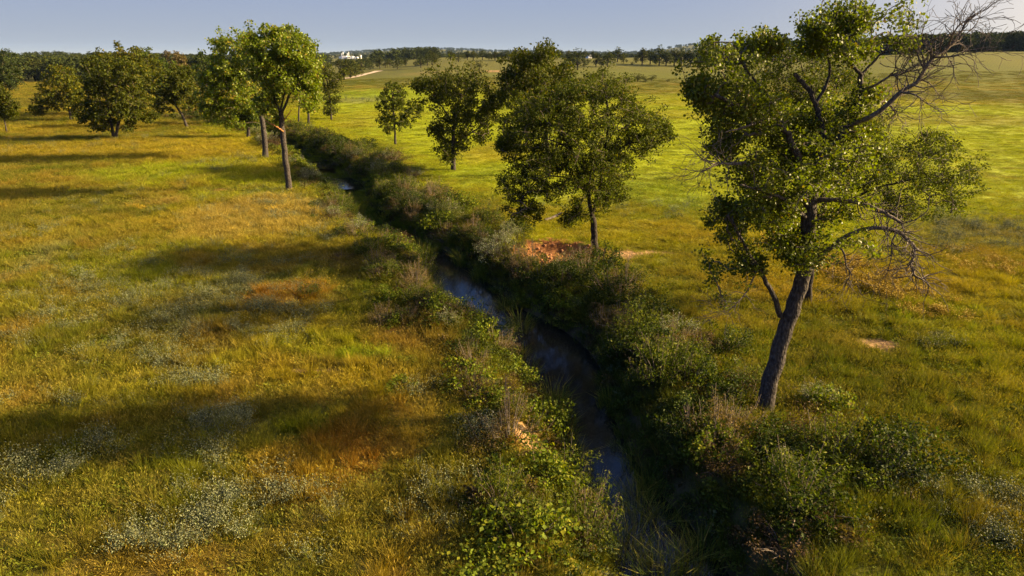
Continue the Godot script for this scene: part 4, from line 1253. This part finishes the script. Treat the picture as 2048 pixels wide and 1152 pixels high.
# things of one look standing together are told apart by counting them
const ORDINAL := ["first", "second", "third", "fourth", "fifth", "sixth", "seventh", "eighth", "ninth", "tenth", "eleventh", "twelfth", "thirteenth", "fourteenth", "fifteenth", "sixteenth", "seventeenth"]
func count_out(list: Array, by: Callable, pattern: String) -> void:
	var same := {}
	for o in list:
		var l: String = o.get_meta("label")
		if not same.has(l):
			same[l] = []
		same[l].append(o)
	for l in same:
		var a: Array = same[l]
		if a.size() < 2 or a.size() > 17:
			continue
		a.sort_custom(func(p, q): return by.call(p) < by.call(q))
		for k in a.size():
			a[k].set_meta("label", pattern % [ORDINAL[k], l])

func plant_shrubs() -> void:
	var proto := []
	for k in SHRUBS.size():
		proto.append([shrub_proto(k, 0), shrub_proto(k, 1)])
	R.seed = 77
	var put := []
	# single bushes that stand out
	for a in BUSHES:
		put.append(a)
	var along := 0.0
	for k in range(1, creek_p.size() - 1):
		var seg := creek_p[k].distance_to(creek_p[k + 1])
		var dirv := (creek_p[k + 1] - creek_p[k]).normalized()
		var side := Vector2(-dirv.y, dirv.x)
		var d := -creek_p[k].y
		for sd in [1.0, -1.0]:
			var p: Vector2 = creek_p[k] + side * sd
			var right: bool = side.x * sd > 0.0
			var wide := (3.6 if right else 2.8)
			if right and d < 33.0:
				wide = 5.0
			if not right and d > 38.0 and d < 52.0:
				wide = 3.6
			if d > 58.0 and not right:
				wide = 1.6
			var dens := 2.3 if d < 62.0 else (1.0 if d < 95.0 else 0.35)
			if not right:
				dens *= 0.8
			var lush := N2.get_noise_2d(creek_p[k].x * 1.3 + sd * 50.0, creek_p[k].y * 1.3)
			wide *= clampf(1.0 + lush * 1.6, 0.45, 1.6)
			dens *= clampf(1.0 + lush * 1.3, 0.4, 1.5)
			var cnt := int(floor(seg * dens + R.randf()))
			for q in cnt:
				var off := creek_w[k] + 0.9 + pow(R.randf(), 0.9) * wide
				if not right and (d > 62.0 and d < 95.0) and wet_at(k):
					continue
				var t := R.randf()
				var pp: Vector2 = creek_p[k].lerp(creek_p[k + 1], t) + side * sd * off
				if bare_at(pp.x, pp.y) >= 0:
					continue
				var f := N3.get_noise_2d(pp.x * 5.0, pp.y * 5.0)
				var roll := R.randf()
				var kind := 0
				if roll < 0.08 + 0.3 * clampf(f, 0, 1):
					kind = 1
				elif roll < 0.24:
					kind = 3 if off > 2.4 and f < 0.1 else 4
				elif roll < 0.42:
					kind = 4
				elif roll < 0.52 - 0.3 * clampf(f, -1, 0):
					kind = 5
				elif roll < (0.62 if right else 0.82):
					kind = 2
				put.append([pp.x, pp.y, kind, R.randf_range(0.8, 1.45) * (1.15 if right else 1.0) * (1.0 + 0.4 * sst(50, 100, d)), ""])
	# the hedge-like bush row where the creek turns left
	var made := []
	for a in put:
		var x: float = a[0]
		var z: float = a[1]
		var y := ground(x, z)
		if y < WATER + 0.08 and wet_at(creek_at(x, z).w):
			continue
		if Vector2(x - 8.9, z + 21.5).length() < 0.9:
			continue
		var kind: int = a[2]
		var o: Node3D = proto[kind][R.randi() % 2].duplicate()
		o.name = numbered(SHRUBS[kind][0])
		add_child(o)
		var s: float = a[3]
		o.position = Vector3(x, y - 0.08, z)
		o.rotation.y = R.randf() * TAU
		o.scale = Vector3(s * R.randf_range(0.95, 1.3), s * R.randf_range(0.8, 1.1), s * R.randf_range(0.95, 1.3))
		var c := creek_at(x, z)
		var right := c.z > 0.0
		var words := stretch_words(-z, right)
		var label: String = a[4] if a[4] else SHRUBS[kind][11] + " " + words
		tag(o, label, "bush", "bushes " + words)
		made.append(o)
	count_out(made, func(o): return -o.position.z, "%s nearest %s")
	print("shrubs ", made.size())
	for a in proto:
		a[0].free()
		a[1].free()

# tangled leafy undergrowth that fills the banks between the bushes
func plant_undergrowth() -> void:
	R.seed = 1300
	var mesh := []
	for v in 3:
		var m := Mb.new()
		for k in 8:
			var c := unit() * 0.24
			c.y = absf(c.y) * 1.1 + 0.06
			spray(m, c, 13, 0.13, [0.06, 0.075, 0.05][v], [0.55, 0.8, 0.3][v], Vector3(0.85, 0.85, 0.85) * VC, Vector3(1.0, 0.9, 0.7) * VC, 0.3, c, 0.25)
			m.tube(PackedVector3Array([Vector3(c.x * 0.2, -0.1, c.z * 0.2), c]), PackedFloat32Array([0.006, 0.004]), 3, Color(0.6, 0.45, 0.35))
		mesh.append(m.mesh())
	var xf := [[], [], []]
	var cols := [[], [], []]
	for k in range(0, creek_p.size() - 1):
		var seg := creek_p[k].distance_to(creek_p[k + 1])
		var dirv := (creek_p[k + 1] - creek_p[k]).normalized()
		var side := Vector2(-dirv.y, dirv.x)
		var d := -creek_p[k].y
		for sd in [1.0, -1.0]:
			var right: bool = side.x * sd > 0.0
			var wide := 5.5 if right else 4.2
			for q in int(seg * (42.0 if d < 45.0 else 20.0)):
				var off := creek_w[k] + 0.3 + R.randf() * wide
				var p: Vector2 = creek_p[k].lerp(creek_p[k + 1], R.randf()) + side * sd * off
				var y := ground(p.x, p.y)
				if (y < WATER + 0.03 and wet_at(creek_at(p.x, p.y).w)) or bare_at(p.x, p.y) >= 0:
					continue
				var f := N2.get_noise_2d(p.x * 2.5, p.y * 2.5)
				if R.randf() > 1.15 - off / wide * 0.8 + f * 0.8:
					continue
				var g := N3.get_noise_2d(p.x * 7.0 + 30.0, p.y * 7.0)
				var c := Vector3(0.065, 0.09, 0.014).lerp(Vector3(0.15, 0.17, 0.016), clampf(f + R.randf() * 0.6, 0.0, 1.0))
				if g > 0.18:
					c = c.lerp(Vector3(0.17, 0.11, 0.05), 0.8)
				elif g < -0.42:
					c = c.lerp(Vector3(0.22, 0.23, 0.13), 0.7)
				c *= R.randf_range(0.35, 0.95)
				var s := R.randf_range(0.8, 1.7) * (1.0 + 0.5 * sst(45, 100, d))
				var v := R.randi() % 3
				xf[v].append(Transform3D(Basis(Vector3.UP, R.randf() * TAU).scaled(Vector3(s, s * R.randf_range(0.8, 1.3), s)), Vector3(p.x, y, p.y)))
				cols[v].append(Color(c.x / VC, c.y / VC, c.z / VC))
	for v in 3:
		multi("bank_undergrowth", mesh[v], M.leaf, xf[v], cols[v], "tangled low leafy undergrowth covering the creek banks", "undergrowth")

func plant_reeds() -> void:
	var proto := []
	for v in 3:
		R.seed = 1500 + v
		var m := Mb.new()
		for k in 150:
			var a := R.randf() * TAU
			var r := sqrt(R.randf()) * 0.42
			var p := Vector3(cos(a) * r, -0.1, sin(a) * r)
			var h := R.randf_range(0.7, 1.35)
			var lean := Vector3(cos(a), 0, sin(a)) * h * R.randf_range(0.1, 0.6) + unit() * h * 0.15
			lean.y = 0.0
			var yaw := R.randf() * TAU
			var w := Vector3(cos(yaw), 0, sin(yaw)) * 0.011
			var nor := Vector3(-sin(yaw), 0.35, cos(yaw)).normalized()
			var cc := Vector3(0.08, 0.12, 0.015).lerp(Vector3(0.23, 0.2, 0.04), pow(R.randf(), 2.0)) * R.randf_range(0.7, 1.2)
			var col := Color(cc.x / VC, cc.y / VC, cc.z / VC)
			var mid := p + lean * 0.25 + Vector3(0, h * 0.6, 0)
			m.blade(p, p + lean * 0.4 + Vector3(0, h * 0.75, 0), w, col)
			m.blade(mid, p + lean + Vector3(0, h * 0.92, 0), w * 0.7, col)
		proto.append(m.mesh())
	R.seed = 1601
	var made := []
	var spots := REEDS.duplicate()
	for k in range(2, 44):
		for sd in [1.0, -1.0]:
			if R.randf() < (0.62 if k < 18 or k > 38 else 0.22):
				var e := (creek_p[k + 1] - creek_p[k]).normalized()
				var q: Vector2 = creek_p[k].lerp(creek_p[k + 1], R.randf()) + Vector2(-e.y, e.x) * sd * (creek_w[k] + R.randf_range(0.05, 0.55))
				spots.append(q.x)
				spots.append(q.y)
	for k in range(0, spots.size(), 2):
		var x: float = spots[k]
		var z: float = spots[k + 1]
		var o := part("reed_clump", proto[(k / 2) % 3], M.grass, self)
		o.position = Vector3(x, maxf(ground(x, z), WATER - 0.25), z)
		o.rotation.y = R.randf() * TAU
		var s := R.randf_range(0.85, 1.25) if k < REEDS.size() else R.randf_range(0.45, 0.95)
		o.scale = Vector3(s * 1.2, s, s * 1.2)
		var words := stretch_words(-z, creek_at(x, z).z > 0.0)
		tag(o, "arching green reed clump " + words, "reeds", "reed clumps " + words)
		made.append(o)
	count_out(made, func(o): return -o.position.z, "%s nearest %s")

# ------------------------------------------------------------------ small and far built things
func red_clods() -> void:
	R.seed = 1700
	var m := Mb.new()
	var ico := SphereMesh.new()
	ico.radius = 0.5
	ico.height = 0.8
	ico.radial_segments = 7
	ico.rings = 4
	var xf := []
	for k in 420:
		var a := R.randf() * TAU
		var r := sqrt(R.randf())
		var x: float = BARE[0] + cos(a) * r * BARE[2] * 1.02
		var z: float = BARE[1] + sin(a) * r * BARE[3] * 0.95
		var s := 0.05 + 0.22 * pow(R.randf(), 2.5)
		xf.append(Transform3D(Basis.from_euler(Vector3(R.randf() * 6.0, R.randf() * 6.0, R.randf() * 6.0)).scaled(Vector3(s, s * 0.8, s * 1.2)), Vector3(x, ground(x, z) + s * 0.15, z)))
	multi("soil_clods", ico, M.clod, xf, [], "crumbled clods of red soil in the dug out hollow", "soil")

func fallen_branch() -> void:
	R.seed = 1750
	var p: Vector2 = Vector2(3.2,-51.5)
	var o := thing("fallen_branch", Vector3(p.x, ground(p.x, p.y), p.y), 0.7)
	var m := Mb.new()
	m.tube(PackedVector3Array([Vector3(-0.9, 0.12, 0), Vector3(-0.3, 0.2, 0.05), Vector3(0.3, 0.3, 0), Vector3(0.9, 0.42, -0.1)]), PackedFloat32Array([0.11, 0.1, 0.09, 0.06]), 7, Color.WHITE, 0.1)
	part("limb", m.mesh(), M.bark_dead, o)
	var m2 := Mb.new()
	m2.tube(PackedVector3Array([Vector3(0.3, 0.3, 0), Vector3(0.55, 0.5, 0.3), Vector3(0.8, 0.55, 0.5)]), PackedFloat32Array([0.05, 0.04, 0.02]), 5)
	part("side_branch", m2.mesh(), M.bark_dead, o)
	tag(o, "pale fallen branch lying in the grass behind the red hollow", "branch")

func cyl(r: float, h: float, r2 := -1.0) -> CylinderMesh:
	var c := CylinderMesh.new()
	c.bottom_radius = r
	c.top_radius = r if r2 < 0.0 else r2
	c.height = h
	c.radial_segments = 14
	return c

func box_part(called: String, a: Vector3, b: Vector3, m: Material, parent: Node) -> void:
	var q := Mb.new()
	q.box(a, b)
	part(called, q.mesh(), m, parent)

func industrial_plant() -> void:
	var o := thing("industrial_plant", Vector3(-338, base_h(-338, -1500) - 0.5, -1500))
	tag(o, "white industrial plant with four tall stacks far off above the woods", "factory")
	box_part("main_hall", Vector3(-21, 0, -6), Vector3(-4, 5.0, 6), M.white, o)
	box_part("upper_hall", Vector3(-16, 5.0, -4), Vector3(-6, 6.4, 4), M.white, o)
	box_part("process_hall", Vector3(-3.6, 0, -7), Vector3(8, 5.8, 7), M.white, o)
	box_part("store_hall", Vector3(8.4, 0, -5), Vector3(17, 4.6, 5), M.white, o)
	for s in [[-14.5, 1.1, 11.5], [-11.5, 0.7, 14.0], [-2.5, 1.2, 11.8], [0.3, 0.7, 14.0]]:
		var c := part("stack", cyl(s[1], s[2]), M.white, o)
		c.position = Vector3(s[0], s[2] / 2.0, 8.5)
	var t := part("tank", cyl(1.6, 8.0), M.white, o)
	t.position = Vector3(24.0, 4.0, 3)
	for k in 5:
		box_part("bay_door", Vector3(-19.5 + k * 6.2, 0.2, 7.02), Vector3(-17 + k * 6.2, 2.6, 7.12), M.grey, o)

func farm_buildings() -> void:
	for a in [["white_barn", Vector3(64.0, 0, -600), Vector3(1.5, 2.2, 3.0), 0.3, "small white building among the trees on the far ridge"], ["pale_shed", Vector3(-139.0, 0, -282.0), Vector3(3.6, 2.4, 3.0), 0.1, "low pale roofed shed glimpsed behind the trees left of the cottonwoods"]]:
		var at: Vector3 = a[1]
		var s: Vector3 = a[2]
		var o := thing(a[0], Vector3(at.x, base_h(at.x, at.z), at.z), a[3])
		tag(o, a[4], "shed")
		box_part("wall", Vector3(-s.x, -0.4, -s.z), Vector3(s.x, s.y, s.z), M.white, o)
		var p := PrismMesh.new()
		p.size = Vector3(s.x * 2.0 + 0.5, s.y * 0.4, s.z * 2.0 + 0.5)
		var r := part("roof", p, M.white if a[0] == "pale_shed" else M.grey, o)
		r.position = Vector3(0, s.y * 1.2 + 0.01, 0)
		box_part("door", Vector3(-0.6, 0, s.z), Vector3(0.6, 2.0, s.z + 0.06), M.grey, o)
		box_part("window", Vector3(1.1, 1.0, s.z), Vector3(1.9, 1.8, s.z + 0.05), M.dark_glass, o)

func _ready() -> void:
	# camera
	var cam := Camera3D.new()
	cam.name = "camera"
	cam.position = Vector3(0, 12, 0)
	cam.rotation.x = -atan(468.0 / 1365.0)
	cam.fov = rad_to_deg(2.0 * atan(576.0 / 1365.0))
	cam.near = 0.1
	cam.far = 15000.0
	add_child(cam)
	# sky, air and exposure
	var env := Environment.new()
	var sky := ProceduralSkyMaterial.new()
	sky.sky_top_color = Color(0.12, 0.25, 0.445)
	sky.sky_horizon_color = Color(0.365, 0.382, 0.402)
	sky.sky_curve = 0.15
	sky.ground_bottom_color = Color(0.2, 0.2, 0.1)
	sky.ground_horizon_color = Color(0.5, 0.5, 0.48)
	sky.sun_angle_max = 100.0
	sky.sun_curve = 0.38
	env.background_mode = Environment.BG_SKY
	env.sky = Sky.new()
	env.sky.sky_material = sky
	env.tonemap_mode = Environment.TONE_MAPPER_LINEAR
	env.tonemap_exposure = 4.0
	env.fog_enabled = true
	env.fog_density = 0.000025
	env.fog_light_color = Color(0.60, 0.72, 0.92)
	env.sdfgi_enabled = true
	env.ssao_enabled = true
	env.ssil_enabled = true
	var we := WorldEnvironment.new()
	we.name = "world"
	we.environment = env
	add_child(we)
	# the low sun stands to the right
	var sun := DirectionalLight3D.new()
	sun.name = "sun"
	var el := deg_to_rad(21.5)
	var az := deg_to_rad(4.0)
	var to := Vector3(cos(el) * cos(az), sin(el), -cos(el) * sin(az))
	sun.look_at_from_position(Vector3.ZERO, -to, Vector3.UP)
	sun.light_energy = 1.6
	sun.light_color = Color(1.0, 0.885, 0.67)
	sun.light_angular_distance = 0.5
	sun.shadow_enabled = true
	add_child(sun)
	# setting
	N1.seed = 3; N1.frequency = 0.045; N1.fractal_octaves = 4
	N2.seed = 8; N2.frequency = 0.16; N2.fractal_octaves = 3
	N3.seed = 15; N3.frequency = 0.07; N3.fractal_octaves = 2
	setup_creek()
	materials()
	var t0 := Time.get_ticks_msec()
	make_ground()
	make_water()
	make_road()
	print("ground ", Time.get_ticks_msec() - t0)
	woods()
	far_trees()
	industrial_plant()
	farm_buildings()
	print("far ", Time.get_ticks_msec() - t0)
	for t in TREES:
		build_tree(t)
	print("trees ", Time.get_ticks_msec() - t0)
	plant_shrubs()
	plant_undergrowth()
	plant_reeds()
	red_clods()
	fallen_branch()
	print("shrubs ", Time.get_ticks_msec() - t0)
	plant_grass()
	plant_weeds()
	print("grass ", Time.get_ticks_msec() - t0)
